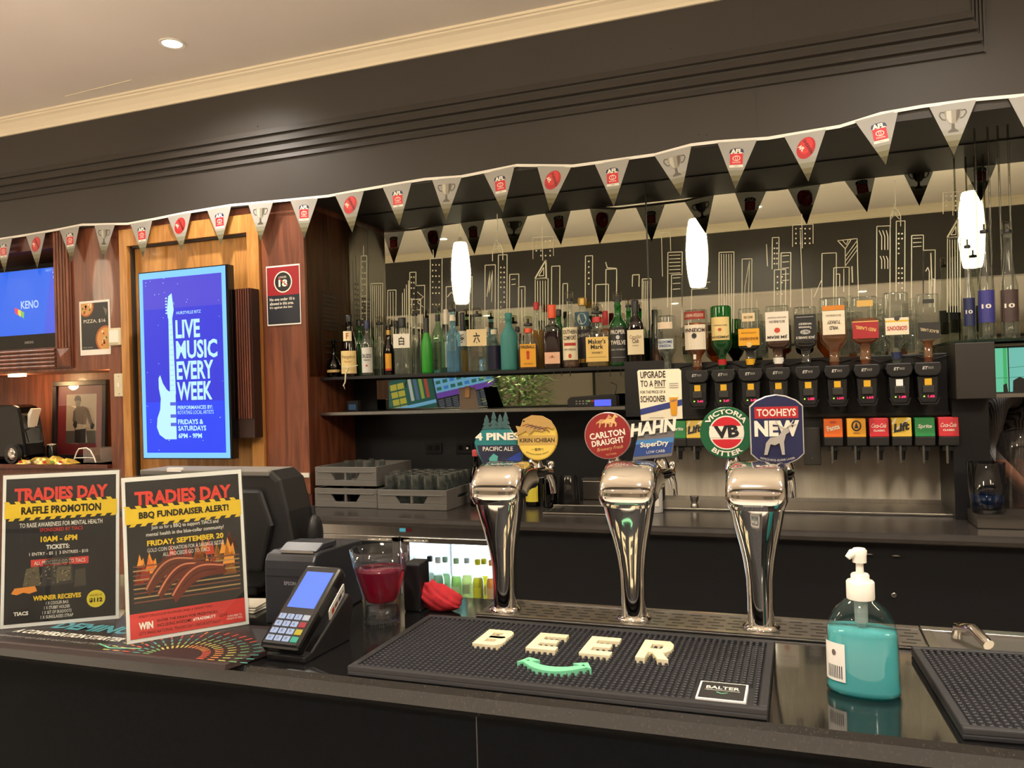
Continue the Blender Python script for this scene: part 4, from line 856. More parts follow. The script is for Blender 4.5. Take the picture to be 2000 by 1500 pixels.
def ub(name, label, px, ytop, wpx, Y, **k):
    mpp = MPP(px, 690, Y); p = PY(px, 690, Y); top_ = PY(px, ytop, Y).z; H = top_-Zs
    if k.get('pourer'): H -= .046
    return bottle(name, label, (p.x,Y,Zs), H, wpx*mpp/2, face=math.atan2(p.x,Y)*-.6, group=UP, **k)
F_, M_, R_ = 3.665, 3.74, 3.86
ub('brandy_bottle','black squat decanter with a gold band, leftmost on the glass shelf',652,664,28,F_,kind='squat',glass=drk,lab=[(.13,.20,1.0,(198,168,110))])
ub('liqueur_bottle','dark brown bottle with cream label and white neck cord',683,617,35,F_,kind='bell',glass=brg,liq=brownl,fill=.6,cap=capk,lab=[(.05,.42,.86,(232,206,142),('Frangelico',.72,.20,(120,90,60),.8,.0),('liqueur',.52,.1,(180,130,60),.4)),(.58,.74,.42,(236,222,180),('F',.5,.6,(190,60,40),.3))])
ub('ouzo_bottle','clear bottle with navy cap and pale arched label',718,628,24,F_,kind='std',liq=clearl,fill=.7,cap=capb,cap_h=.14,lab=[(.06,.52,.9,(206,204,198),('OUZO',.66,.16,(70,70,80),.8,.03),('#dot',.28,.04,(150,50,50),.08),('PREMIUM',.5,.05,(70,70,80),.5))])
ub('plain_bottle','plain clear tall bottle beside the ouzo bottle',743,618,26,R_,kind='tall',liq=clearl,fill=.4,pourer=True)
ub('coffee_liqueur_bottle','slim dark brown bottle with a gold collar',760,622,22,M_,kind='beer',glass=brg,liq=brownl,fill=.6,pourer=True,neck=capg,lab=[(.1,.45,.5,(228,160,40),('#bar',.06,.12,(190,60,40),1))])
ub('vodka_bottle','square clear bottle with a white label showing one black character',787,622,33,F_,kind='sq',flat=True,liq=clearl,fill=.58,cap=capk,cap_h=.16,lab=[(.47,.72,.97,LB,('白',.5,.62,K0,.34,.02))])
ub('melon_liqueur_bottle','opaque bright green bottle with black cap',834,622,22,F_,kind='beer',glass=gr_s,cap=capk,cap_h=.28)
ub('textured_bottle','clear textured bottle with a black pourer behind the green bottle',857,590,25,M_,kind='std',glass=clear('pale_green_glass',(196,224,196),1.45,body=.08),liq=clearl,fill=.5,pourer=True,neck=capk)
ub('schnapps_bottle','pale bottle with cream neck between the green and blue bottles',873,606,22,R_,kind='std',liq=clear('blue_liquid',(70,170,200),1.34,body=.2),fill=.3,cap=capw,cap_h=.22,lab=[(.1,.5,.8,(190,196,190))])
ub('gin_bottle','light blue glass gin bottle with pourer',886,590,27,F_,kind='sq',glass=blg,liq=blg,fill=.35,pourer=True,neck=capw,flat=True)
ub('whisky_bottle','small bottle with amber liquid behind the six label bottle',905,612,22,R_,kind='sq',liq=goldl,fill=.38,cap=capk,cap_h=.3,lab=[(.45,.70,.95,LB,('季',.5,.6,K0,.4))])
ub('japanese_gin_bottle','wide clear bottle with cream label showing a brushed numeral',934,600,40,F_,kind='sq',flat=True,liq=clearl,fill=.35,pourer=True,lab=[(.46,.76,.97,(228,206,158),('六',.5,.62,K0,.34,.03),('#dot',.2,.03,(60,40,40),.03))])
ub('rum_bottle','clear bottle with navy and white label',966,645,30,M_,kind='std',liq=clearl,fill=.4,cap=capw,lab=[(.05,.62,.95,(38,36,70),('#slash',.42,.1,(220,214,200),1))])
ub('teal_bottle','matte teal bottle without a label',995,613,34,F_,kind='std',glass=teal_m,cap=teal_m)
ub('cinnamon_whisky_bottle','bottle of amber whisky with a torn yellow fire label',1033,618,38,F_,kind='std',liq=dkamber,fill=.55,pourer=True,neck=capo,flat=True,lab=[(.06,.58,.80,(228,164,34),('FIREBALL',.87,.13,K0,.92,.03),('#dot',.62,.09,(186,50,24),.11),('#bar',.44,.22,(190,56,26),.18),('CINNAMON',.14,.06,(150,60,30),.6))])
ub('whiskey_bottle','amber bottle with a red cap behind the fire label bottle',1050,592,26,R_,kind='std',liq=goldl,fill=.6,cap=capr)
ub('herbal_liqueur_bottle','square bottle of dark red liquid with orange cap and pink label',1080,597,36,F_,kind='sq',flat=True,glass=clear('grey_glass',(170,170,168),1.45,body=.05),liq=redl,fill=.58,cap=capo,cap_h=.20,lab=[(.08,.26,.82,(228,180,150),('#dot',.6,.12,(150,60,40),.06),('liqueur',.55,.2,(180,110,70),.4))])
ub('green_shoulder_bottle','green glass bottle behind the orange capped bottle',1093,606,28,R_,kind='std',glass=gg,cap=capk)
ub('southern_liqueur_bottle','clear bottle with cream label and red banner',1115,569,32,F_,kind='std',liq=dkamber,fill=.16,pourer=True,lab=[(.12,.60,.95,(230,216,182),('SOUTHERN',.86,.13,K0,.86,.02),('COMFORT',.68,.13,K0,.76,.02),('#bar',.48,.09,(178,40,34),.7),('#dot',.12,.07,(186,70,44),.09),('NEW ORLEANS',.32,.06,(120,110,100),.7))])
ub('spiced_rum_bottle','tall bottle with dark slanted label and blue round picture',1140,583,38,R_,kind='std',liq=brownl,fill=.55,cap=capg,lab=[(.08,.55,.95,(46,44,52),('#slash',.86,.14,(110,80,50),1),('Kraken',.84,.12,(222,214,196),.6,.0,.2),('#bar',.06,.12,(214,160,60),1)),(.60,.80,.7,(60,100,120),('#dot',.5,.4,(200,206,190),.3))])
ub('bourbon_bottle','square bourbon bottle with red wax neck and cream label',1168,594,44,F_,kind='sq',flat=True,liq=goldl,fill=.5,pourer=True,neck=capr,lab=[(.10,.56,.98,(230,194,112),("Maker's",.82,.20,K0,.78,.02),('Mark',.60,.18,K0,.56,.02),('WHISKY',.36,.09,(90,70,40),.5),('#bar',.18,.02,(150,110,60),.8))])
ub('wax_bottle','amber bottle with dark red wax neck behind the cream labelled bourbon',1184,609,26,R_,kind='std',liq=amber,fill=.7,cap=capr,cap_h=.24)
ub('irish_whiskey_bottle','green bottle with black label and pourer',1209,570,36,F_,kind='std',glass=gg,pourer=True,lab=[(.06,.60,.98,(36,36,36),('PROPER',.86,.12,LB,.72,.02),('TWELVE',.56,.12,LB,.76,.02),('#dot',.71,.06,(200,200,196),.09),('IRISH WHISKEY',.36,.05,(160,160,156),.74),('#bar',.14,.02,(120,120,120),.7))])
ub('dark_green_bottle','dark green bottle with clear pourer right of the black label bottle',1230,582,26,R_,kind='std',glass=gg,pourer=True)
ub('canadian_whisky_bottle','dark bottle with black cap and white label',1243,588,32,F_,kind='std',glass=brg,liq=brownl,fill=.6,cap=capk,cap_h=.20,neck=capg,flat=True,lab=[(.17,.55,.98,(232,216,180),('Canadian',.72,.16,(120,90,60),.72,.0,.05),('Club',.55,.18,(60,50,50),.4,.02,.05),('WHISKY',.36,.06,(120,110,90),.4)),])
ub('tall_amber_bottle','slim clear bottle with brown liquid at the right end of the glass shelf',1282,600,18,R_,kind='tall',liq=dkamber,fill=.3)
# fill bottles half hidden in the rear row
for px,yt,w_,gl,li,cp,lbx in ((703,626,24,gg,None,capk,'green bottle half hidden behind the cream labelled brown bottle'),(775,628,24,None,clearl,capk,'clear bottle half hidden behind the square vodka bottle'),(812,600,26,None,clearl,None,'tall clear bottle left of the opaque green bottle'),(952,640,20,None,clearl,capw,'clear white capped bottle behind the navy label bottle'),(1012,640,22,None,amber,capk,'amber bottle behind the teal bottle')):
    ub('spirit_bottle',lbx,px,yt,w_,R_,kind='std',glass=gl,liq=li,fill=.5,cap=cp,pourer=cp is None)
# white cord hanging from the brown bottle over the shelf edge
cc = PY(685,715,F_-.045); ck = thing('neck_cord','white knotted cord hanging over the shelf edge below the brown bottle','cord',(cc.x,F_-.066,cc.z))
MB().tube([(-.05,.012,-.004),(-.02,-.002,-.006),(0,-.004,-.008),(.02,-.002,-.004),(.048,.012,.002)], .0022, 6).tube([(0,-.004,-.008),(-.012,-.01,-.04),(-.016,-.012,-.085)], .004, 8).build('rope', m_ivory, ck)
MB().tube([(-.016,-.012,-.085),(-.026,-.012,-.10),(-.016,-.012,-.125),(-.006,-.012,-.10),(-.016,-.012,-.085)], .004, 8).build('loop', m_ivory, ck)
# ---------------------------------------------------------------- shelves
gs = thing('glass_shelf','long dark edged glass shelf carrying the upright bottles','shelf',((ALC_X+DISP_X0)/2,0,SH1))
hwS = (DISP_X0-ALC_X)/2-.003
MB().box(-hwS,hwS,SHF,MIR_Y-.001,-.004,.006).build('shelf_glass', clear('shelf_glass',(120,150,138),1.5,body=.15), gs); MB().box(-hwS,hwS,SHF-.006,SHF,-.008,.007).build('shelf_edge', m_black, gs)
ls = thing('lower_shelf','lower back bar shelf with a bright metal edge','shelf',((ALC_X+DISP_X0)/2,0,SH2))
MB().box(-hwS,hwS,SHF-.01,WALL_Y,-.018,-.002).build('shelf_board', m_black, ls); MB().box(-hwS,hwS,SHF-.016,SHF-.0101,-.014,.001).build('shelf_lip', m_steel, ls)
# ---------------------------------------------------------------- spirit dispenser board
db = thing('dispenser_board','black backboard carrying the spirit dispensers and soda valves','dispenser',((DISP_X0+DISP_X1)/2,0,1.215)); hb = (DISP_X1-DISP_X0)/2
MB().box(-hb,hb,3.62,MIR_Y-.008,.0,.38).build('board', m_blackp, db, bevel=.004)
MB().box(-hb,hb,3.602,3.62,.128,.142).build('ledge', m_blackp, db); MB().box(-hb,-hb+.20,3.602,3.6195,.0,.395).build('end_cover', m_black, db)
hx_ = PY(1585,850,3.6).x-db.location.x
bvc = thing('blank_valve_cover','plain dark blank cover plate left of the orange soda valve','cover plate',(hx_+db.location.x,3.6195,1.14)); MB().box(-.035,.035,-.03,0,0,.16).build('plate', mat('cover_grey',(48,46,44),.45), bvc, bevel=.004); MB().lathe([(.004,0),(.004,.003)],10).build('screw', m_steel, bvc, loc=(0,-.03,.03), rot=(pi/2,0,0))
for k in range(6):
    x = -hb+.25+k*.18; MB().tube([(x,3.612,.36+.01*(k%2)),(x+.05,3.606,.372),(x+.10,3.608,.35),(x+.17,3.612,.368)], .0025, 6).build('cable', m_blackp, db)
HD = [(1362,745,'left end'),(1413,742,''),(1466,738,''),(1520,735,''),(1578,732,''),(1635,728,''),(1693,725,''),(1756,722,''),(1812,720,'')]
ORD = ['first','second','third','fourth','fifth','sixth','seventh','eighth','ninth']
for i,(px,py,_) in enumerate(HD):
    p = PY(px, 741, 3.50); t = thing('spirit_dispenser', '%s black electronic spirit dispenser head from the left' % ORD[i], 'dispenser', (p.x,3.50,1.385), group='electronic spirit dispensers')
    MB().prism([(-.050,.150),(-.044,.172),(.044,.172),(.050,.150),(.044,.130),(.030,.118),(-.030,.118),(-.044,.130)], -.02, .119, 'y').build('collar', m_blackp, t, bevel=.004)
    MB().prism([(-.034,.03),(-.026,.012),(.026,.012),(.034,.03),(.038,.118),(-.038,.118)], -.005, .119, 'y').build('housing', mat('housing_black',(30,30,32),.35), t, bevel=.004)
    MB().prism([(-.040,.034),(-.028,.006),(.028,.006),(.040,.034),(.036,.034),(.025,.012),(-.025,.012),(-.036,.034)], -.02, .0, 'y').build('drip_guard', m_blackp, t)
    MB().box(-.0125,.0125,-.012,-.0055,.082,.108).build('window', mat('yellow_window' if i!=7 else 'white_window',(206,160,40) if i!=7 else (220,220,210),.4,emit=(206,150,30) if i!=7 else (210,210,200),es=.25), t)
    MB().box(-.020,.020,-.016,-.0055,.052,.080).build('push_bar', mat('housing_grey',(54,52,50),.4), t, bevel=.002)
    MB().box(-.017,-.013,-.0075,-.005,.036,.040).build('green_led', mat('led_green',(120,255,60),.4,emit=(150,255,60),es=4), t)
    q = Print(front(-.0055)); q.text(('3.44','3.47','3.42','3.45','1.455','1.619','1.419','1.68','1.62')[i], .010, .038, .009, ink((255,40,90),2.2), 0, w=.024, bold=.03); q.build('red_digits', t)
    q = Print(front(-.0205)); q.text('ET', -.010, .150, .012, ink((206,202,196)), 0, w=.018, bold=.03, shear=.25); q.text('III5', .010, .150, .009, ink((170,168,162)), 0, w=.018, shear=.25); q.build('lettering', t)
# upside-down bottles
def hb_(name, label, px, ytop, wpx, i, **k):
    Y = 3.535; mpp = MPP(px, 660, Y); p = PY(px, 660, Y); zt = PY(px, ytop, Y).z; zb = 1.385+.1725
    return bottle(name, label, (p.x,Y,zb), zt-zb, wpx*mpp/2, face=math.atan2(p.x,Y)*-.5, up=False, group=HANG, **k)
hb_('malt_whisky_bottle','upside down amber bottle with red and white label, first of the hanging row',1360,606,46,0,kind='std',liq=amber,fill=.78,lab=[(.25,.66,.9,(232,220,200),('MCKENNA',.22,.16,(60,40,40),.9,.03),('#dot',.45,.11,(40,38,40),.10)),(.83-.09,.83-.01,.1,(232,220,200)),(.03,.16,.9,(150,44,34),('SCOTCH WHISKY',.5,.4,(226,206,180),.8))])
hb_('green_whiskey_bottle','upside down green whiskey bottle with cream label',1409,598,40,1,kind='std',glass=dgg if False else gg,liq=clear('green_dark_liquid',(50,66,20),1.36,body=.4),fill=.45,neck=capr,lab=[(.18,.54,.86,(230,204,138),('JAMESON',.86,.15,(50,40,30),.9,.02),('#dot',.55,.07,(180,80,40),.09),('IRISH WHISKEY',.36,.05,(120,100,70),.7))])
hb_('yellow_label_bottle','upside down square bottle with slanted yellow label and dark rum',1464,603,40,2,kind='sq',flat=True,liq=brownl,fill=.42,neck=mat('collar_yellow',(226,170,30),.4),lab=[(.34,.62,.98,(228,166,26),('BUNDABERG',.60,.16,(120,50,20),.86,.02),('AUSTRALIAN RUM',.25,.08,(140,70,20),.7),('#dot',.95,.16,(226,190,120),.13)),(.08,.22,.6,(220,200,160),('SINCE 1888',.5,.3,(140,110,70),.7))])
hb_('white_label_bourbon_bottle','upside down bourbon bottle with large white label and red seal',1519,598,44,3,kind='sq',flat=True,liq=dkamber,fill=.42,neck=m_card,lab=[(.10,.57,.97,(234,224,208),('JIM BEAM',.86,.13,K0,.86,.03),('#dot',.64,.09,(196,66,44),.13),('BOURBON',.34,.09,(60,50,50),.66,.01),('KENTUCKY STRAIGHT',.2,.05,(120,110,100),.8)),])
hb_('black_label_whiskey_bottle','upside down square whiskey bottle with black filigree label',1573,600,42,4,kind='sq',flat=True,liq=brownl,fill=.55,lab=[(.13,.57,.94,(30,30,32),("JACK DANIEL'S",.87,.12,LB,.86,.02),('#dot',.67,.09,(180,178,172),.24),('No. 7',.67,.10,K0,.3,.02),('Tennessee',.50,.09,LB,.6),('WHISKEY',.36,.08,LB,.62),('#bar',.1,.02,(180,178,172),.8))])
hb_('turkey_bourbon_bottle','upside down amber bourbon bottle with white label and orange band',1628,582,50,5,kind='std',flat=True,dep=.8,liq=amber,fill=.66,lab=[(.20,.55,.80,(232,220,196),('WILD',.72,.15,(60,44,36),.40,.03),('TURKEY',.48,.14,(60,44,36),.6,.02),('BOURBON',.2,.08,(140,120,100),.66),('#bar',-.12,.2,(208,128,40),1))])
hb_('red_label_whisky_bottle','upside down square whisky bottle with slanted red label',1689,580,48,6,kind='sq',flat=True,liq=amber,fill=.68,lab=[(.36,.62,.96,(168,40,48),('RED LABEL',.45,.18,(226,190,110),.8,.02,-.2),('#bar',.05,.05,(226,190,110),1)),(.06,.15,.6,(210,170,90))])
hb_('london_gin_bottle','upside down clear gin bottle with red lettering on white label',1750,572,46,7,kind='std',flat=True,dep=.7,liq=clearl,fill=.4,neck=capb,lab=[(.36,.60,.90,(232,222,196),("GORDON'S",.62,.26,(186,44,48),.86,.03),('#bar',.2,.10,(222,180,60),1),('#dot',.05,.14,(60,60,60),.12))])
hb_('black_label_whisky_bottle','upside down square whisky bottle with slanted black label, last of the hanging row',1812,575,40,8,kind='sq',flat=True,liq=amber,fill=.32,lab=[(.42,.66,.98,(40,38,38),('BLACK LABEL',.5,.18,(206,190,150),.84,.02,-.2)),(.08,.14,.5,(40,38,36))])
p = PY(1305,660,3.60); bottle('vodka_bottle','upside down clear vodka bottle with dark blue lettering, behind the pint sign', (p.x,3.56,1.558), PY(1305,617,3.56).z-1.558, 36*MPP(1305,660,3.56)/2, kind='std', liq=clearl, fill=.4, up=False, group=HANG, lab=[(.12,.24,.8,(226,206,180)),(.42,.60,.85,(206,214,212),('VODKA',.7,.28,(40,52,120),.7,.03),('SMOOTH',.3,.28,(40,52,120),.84,.03))], face=.1)
t = thing('dispenser_cradle','small black cradle under the upside down vodka bottle','bracket',(p.x,3.555,1.50)); MB().lathe([(.03,0),(.034,.03),(.02,.06)],18).build('cup',m_blackp,t); MB().box(-.012,.012,0,.059,.0,.02).build('arm',m_blackp,t)
for px,w_,yt,lbx in ((1480,30,606,'yellow label and white label hanging bottles'),(1662,32,578,'orange band and red label hanging bottles'),(1722,28,582,'red label and gin hanging bottles'),(1785,30,582,'gin and last hanging bottles')):
    Y = 3.80; p = PY(px,660,Y); z_ = 1.611; bottle('clear_bottle','clear glass bottle standing behind, between the '+lbx,(p.x,Y,z_),PY(px,yt,Y).z-z_,w_*MPP(px,660,Y)/2,kind='sq',flat=True,liq=clearl,fill=.5,group='clear bottles standing behind the hanging bottles')
# ---------------------------------------------------------------- soda valves
def soda(px, cx_, cols, txt, label, Y=3.565):
    p = PY(px, 838, Y); t = thing('soda_valve', label, 'soda valve', (p.x,Y,1.225), group='soda valves along the board')
    w_ = .036
    MB().prism([(.0365,0),(3.565-Y-.02,0),(3.565-Y-.03,.036),(.0365,.036)], -w_, w_, 'x').build('valve_base', mat('valve_grey',(58,58,58),.4), t, bevel=.003)
    fc = MB().prism([(.0365,.036),(-.030,.036),(-.020,.112),(.0365,.112)], -w_, w_, 'x').build('face_block', ink(cols[0]), t, bevel=.003)
    q = Print(lambda a,b,e: (a, -.030+.010*(b/.076)-e-.0006, .036+b)); txt(q); q.build('printed_artwork', fc)
    MB().box(-.020,.020,-.005,.03,-.022,0).build('nozzle_block', m_blackp, t); MB().lathe([(.009,-.060),(.012,-.022)],12,c=(.003,.012,0)).build('nozzle', m_blackp, t)
    MB().box(-.010,-.002,-.012,-.006,-.072,-.0).build('lever', m_steel2, t)
    return t
def word(s, c_, w_, rot=.0, sh=.2, h=.02, y=.04): return lambda q: q.text(s, 0, y, h, ink(c_), 1, w=w_, bold=.03, shear=sh, rot=rot)
def coke(q): q.text('Coca-Cola',0,.046,.017,WHT,1,w=.056,bold=.01,shear=.3); q.text('CLASSIC',0,.026,.008,WHT,1,w=.042,bold=.03)
def ginger(q): q.ell(0,.046,.019,.022,BLK,1); q.ell(0,.046,.013,.016,ink((226,160,40)),2); q.poly([(-.008,.036),(0,.062),(.008,.036)],BLK,3); q.text('KIRKS',0,.016,.007,BLK,1,w=.024)
def lift(q):
    for a,b in (((-.034,.05),(-.02,.074)),((-.034,.02),(.03,.074))): q.line([a,b],.006,ink((236,230,210)),1)
    q.poly([(-.034,.002),(.034,.03),(.034,.002)],ink((230,190,70)),1); q.text('Lift',0,.040,.034,BLK,2,w=.058,bold=.05,shear=.3,rot=.2)
soda(1325,0,((30,132,70),),word('Sprite',(240,240,230),.05,.0),'green soda valve half hidden behind the pint sign')
soda(1358,0,((226,190,80),),lift,'yellow soda valve with black word beside the round green badge')
soda(1627,0,((238,110,20),),lambda q: (q.text('Fanta',0,.040,.022,WHT,1,w=.05,bold=.03,rot=.25),q.ell(.0,.062,.014,.006,ink((196,70,20)),0)),'orange soda valve, leftmost of the six on the right')
soda(1672,0,((232,164,30),),ginger,'yellow soda valve with a black round emblem')
soda(1716,0,((206,36,50),),coke,'red soda valve between the two yellow ones')
soda(1760,0,((226,190,60),),lift,'yellow and white soda valve with black word beside the green one')
soda(1805,0,((30,140,72),),word('Sprite',(240,240,230),.05),'green soda valve second from the right end')
soda(1851,0,((206,36,50),),coke,'red soda valve at the right end')
# ---------------------------------------------------------------- steel splash and tray below
a, b = PY(1300,990,3.90), PY(1873,985,3.90)
sp = thing('steel_splash','brushed stainless splash panel below the soda valves','splash panel',((a.x+b.x)/2,0,BACK_Z)); hs = (b.x-a.x)/2
MB().box(-hs,hs,3.90,WALL_Y,.004,.283).build('panel', mat('splash_steel',(236,228,214),.38,.30,noise=(5,.12,(6,1,.4)),bump=.6), sp); MB().box(-hs,hs,3.885,3.90,.004,.03).build('lower_lip', m_steel, sp)
MB().box(-hs,hs,3.62,3.884,.0005,.012).build('drain_pan', m_steel2, thing('drain_tray','long stainless drain tray at the foot of the splash panel','tray',((a.x+b.x)/2,0,BACK_Z)), bevel=.003)
MB().box(hs+.0005,hs+.008,3.86,WALL_Y,.004,.283).build('edge_trim', m_chrome, sp)
# end column with box, and a glowing panel painted as a green mirror reflection
ec = thing('end_column','black column with a square box at the right end of the dispensers','column',(.622,0,BACK_Z))
MB().box(-.062,.066,3.56,WALL_Y-.001,.001,.48).build('column_panel', m_black, ec); MB().box(-.064,.070,3.44,WALL_Y-.001,.48,.695).build('square_box', mat('box_brown',(46,42,39),.4), ec, bevel=.003)
gp = thing('green_reflection','small glowing panel painted as a green mirror reflection at the right edge above the striped shirt','reflection',(.70,3.58,1.425))
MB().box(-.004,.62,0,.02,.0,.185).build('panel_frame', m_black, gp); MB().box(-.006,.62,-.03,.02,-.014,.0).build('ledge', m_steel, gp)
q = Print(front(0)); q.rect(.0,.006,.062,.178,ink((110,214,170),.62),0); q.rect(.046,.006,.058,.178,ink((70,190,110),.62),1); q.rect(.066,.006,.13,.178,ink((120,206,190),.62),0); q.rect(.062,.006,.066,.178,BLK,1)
q.line([(0,.06),(.13,.064)],.002,ink((60,150,110),.5),2); q.line([(.066,.10),(.13,.105)],.002,ink((60,150,120),.5),2); q.poly([(.044,.006),(.044,.034),(.056,.04),(.060,.006)],BLK,3); q.poly([(.076,.006),(.078,.05),(.10,.064),(.13,.05),(.13,.006)],BLK,3); q.build('screen', gp)  # reflected green put in as glowing stripes, no real screen here
rs = thing('right_shelf','glass shelf at the right end under the tall bottles','shelf',(.62,0,1.63)); MB().box(-.064,.8,3.50,MIR_Y-.008,-.0035,.008).build('shelf_glass', clear('shelf_glass',(120,150,138)), rs)
for px,yt,w_,col,lbx,Y in ((1893,462,22,(36,44,88),'tall clear flavoured vodka bottle with navy label, leftmost of three at the right',3.64),(1927,432,30,(54,54,130),'tall clear vodka bottle with blue violet label, middle of three at the right',3.60),(1972,432,32,(70,52,52),'tall clear vodka bottle with brown label, rightmost of three at the right',3.60)):
    p = PY(px,600,Y); zt = PY(px,yt,Y).z; bottle('tall_vodka_bottle',lbx,(p.x,Y,1.6385),zt-1.6385-.046,w_*MPP(px,600,Y)/2,kind='tall',liq=clearl,fill=.3,pourer=True,face=-.2,group='tall vodka bottles at the right end',lab=[(.16,.46,.95,col,('10',.5,.14,LB,.5,.03))])
m_acrd = clear('acrylic_edge',(190,190,176),1.5)
for k_,px in enumerate((1912,1938,1958,1978)):
    p = PY(px,400,3.66); t = thing('acrylic_rod','thin clear vertical rod among the tall bottles, %s of four from the left' % ORD[k_],'rod',(p.x,3.70,1.6385),group='clear vertical rods at the right'); MB().lathe([(.004,0),(.004,BULK_Z-1.6395)],10).build('rod',m_acrd,t); MB().lathe([(.007,0),(.007,.012),(.004,.016)],10).build('rod_foot',m_steel2,t)
# ---------------------------------------------------------------- things on the lower shelf
cb = PY(912,798,3.72); t = thing('clipboard','brown clipboard leaning on the low mirror','clipboard',(cb.x,3.74,SH2-.0015),rot=(math.radians(-14),0,.15)); MB().prism([(-.045,0),(.055,0),(.030,.115),(-.055,.115)],0,.004,'y').build('board',mat('clipboard_brown',(110,92,78),.6),t); MB().box(-.02,.004,-.008,.002,.06,.12).build('clip',mat('clip_brass',(140,104,70),.4,.6),t)
mb_ = PY(1157,795,3.72); t = thing('shelf_modem','black desk unit with a lit blue screen on the lower shelf','device',(mb_.x,3.70,SH2-.0015),.12)
MB().prism([(-.115,0),(.125,0),(.125,.050),(.10,.058),(-.10,.050),(-.115,.038)],0,.10,'y').build('case',m_blackp,t,bevel=.004)
q = Print(front(0)); q.rect(.015,.003,.095,.034,ink((80,92,230),1.1),0); q.rect(-.018,.024,-.004,.033,ink((120,170,60),.6),0); q.rect(0,.024,.012,.033,ink((180,40,60),.6),0)
for k in range(4): q.rect(-.075+.016*k,.026,-.067+.016*k,.031,GRY,0); q.rect(-.075+.016*k,.014,-.067+.016*k,.019,GRY,0)
q.build('control_panel',t); MB().tube([(.11,.05,.05),(.12,.05,.10),(.09,.06,.115)],.002,6).build('cable',m_blackp,t)
tm = PY(686,795,3.75); t = thing('shelf_timer','small dark screen device at the left of the lower shelf','device',(tm.x,3.76,SH2-.0015)); MB().box(-.035,.035,0,.03,0,.06).build('case',m_blackp,t,bevel=.003); MB().box(-.02,.024,-.002,.001,.01,.04).build('screen',mat('dim_lcd',(40,60,80),.3,emit=(60,90,120),es=.25),t)
# ---------------------------------------------------------------- power points
for px,nm in ((848,'left'),(908,'right')):
    c = PY(px,875,WALL_Y); t = thing('power_point','black double power point on the back wall, %s one above the glass racks'%nm,'power point',(c.x,WALL_Y,c.z),group='black power points'); MB().box(-.05,.05,-.009,0,-.032,.032).build('plate',mat('plate_black',(20,20,22),.3),t,bevel=.003)
    for s in (-1,1): MB().box(s*.022-.012,s*.022+.012,-.012,-.008,-.01,.016).build('socket',m_blackg,t)
    if nm == 'right': MB().lathe([(.006,0),(.006,.004)],12).build('white_plug',m_card,t,loc=(.02,-.012,0),rot=(pi/2,0,0))
# ---------------------------------------------------------------- glass racks and glasses
m_rack = mat('rack_grey',(108,106,104),.55)
def rack(x0,x1,y0,y1,z,h,label):
    t = thing('glass_rack',label,'glass rack',((x0+x1)/2,y0,z),group='grey plastic glass racks'); w = (x1-x0)/2; d = y1-y0; s = .012; a0,a1 = .30*w,.30*w
    fw = MB(); fw.prism([(-w,0),(w,0),(w,h*.30),(-w,h*.30)],0,s,'y'); fw.prism([(-w,h*.72),(w,h*.72),(w,h),(-w,h)],0,s,'y'); fw.prism([(-w,h*.30),(-.34*w,h*.30),(-.48*w,h*.72),(-w,h*.72)],0,s,'y'); fw.prism([(.34*w,h*.30),(w,h*.30),(w,h*.72),(.48*w,h*.72)],0,s,'y'); fw.prism([(-.035*w,h*.30),(.035*w,h*.30),(.035*w,h*.72),(-.035*w,h*.72)],0,s,'y')
    fw.build('front_wall',m_rack,t,bevel=.002)
    MB().box(-w*.9,w*.9,-.004,.002,h*.70,h*.76).build('rib',m_rack,t,bevel=.001)
    MB().box(-w,-w+s,s,d,0,h).build('side_wall',m_rack,t); MB().box(w-s,w,s,d,0,h*.42).box(w-s,w,s,d,h*.62,h).box(w-s,w,s,d*.34,h*.42,h*.62).box(w-s,w,d*.66,d,h*.42,h*.62).build('side_wall',m_rack,t); MB().box(-w+s,w-s,d-s,d,0,h).build('rear_wall',m_rack,t); MB().box(-w+s,w-s,s,d-s,0,.008).build('rack_floor',m_rack,t)
    return t
RZ = BACK_Z+.001
rack(-2.345,-1.985,3.455,3.83,RZ,.095,'lower left grey glass rack against the wooden side')
rack(-2.34,-1.985,3.455,3.83,RZ+.108,.095,'upper left grey glass rack stacked on the other')
rack(-1.975,-1.60,3.44,3.83,RZ,.095,'grey glass rack full of upturned tumblers, right of the stack')
def tumbler(label,loc,h,r,up=False,grp=None,M=None):
    t = thing('bar_tumbler',label,'glass',loc,group=grp); pr_ = [(r*.80,h),(r*.84,h-.004),(r,.001),(r*.94,.001),(r*.76,h-.012),(.001,h-.014)] if not up else [(r*.80,0),(r*.84,.004),(r,h),(r*.94,h),(r*.76,.012),(.001,.014)]
    MB().lathe(pr_,18,cap=False).build('glass_wall',M or clear('rack_glass',(222,227,225),1.62,body=.05),t); MB().lathe([(.0005,h-.001),(r*.8,h-.0005)] if not up else [(.0005,.0),(r*.8,.0005)],18,cap=False).build('glass_base',M or clear('rack_glass',(214,222,222)),t); return t
t0 = None
for i in range(5):
    for j in range(5):
        loc = (-1.975+.045+.071*i, 3.44+.05+.072*j, RZ+.0085)
        if t0 is None: t0 = tumbler('upturned clear tumbler in the right hand glass rack',loc,.155,.032,grp='tumblers in the right rack')
        else: c_ = copy_tree(t0); c_.location = loc
        (c_ if i or j else t0)['label'] = 'upturned tumbler, %s from the left in the %s row of the right glass rack' % (ORD[i],['front','second','middle','fourth','rear'][j])
t1 = None
for i in range(5):
    loc = (-2.34+.10+.045*i, 3.60+.05*(i%3), RZ+.108+.0085)
    if t1 is None: t1 = tumbler('upturned short glass in the upper left glass rack',loc,.108,.020,grp='glasses in the upper left rack')
    else: c_ = copy_tree(t1); c_.location = loc
    (c_ if i else t1)['label'] = 'upturned short glass, %s from the left in the upper left glass rack' % ORD[i]
t2 = None
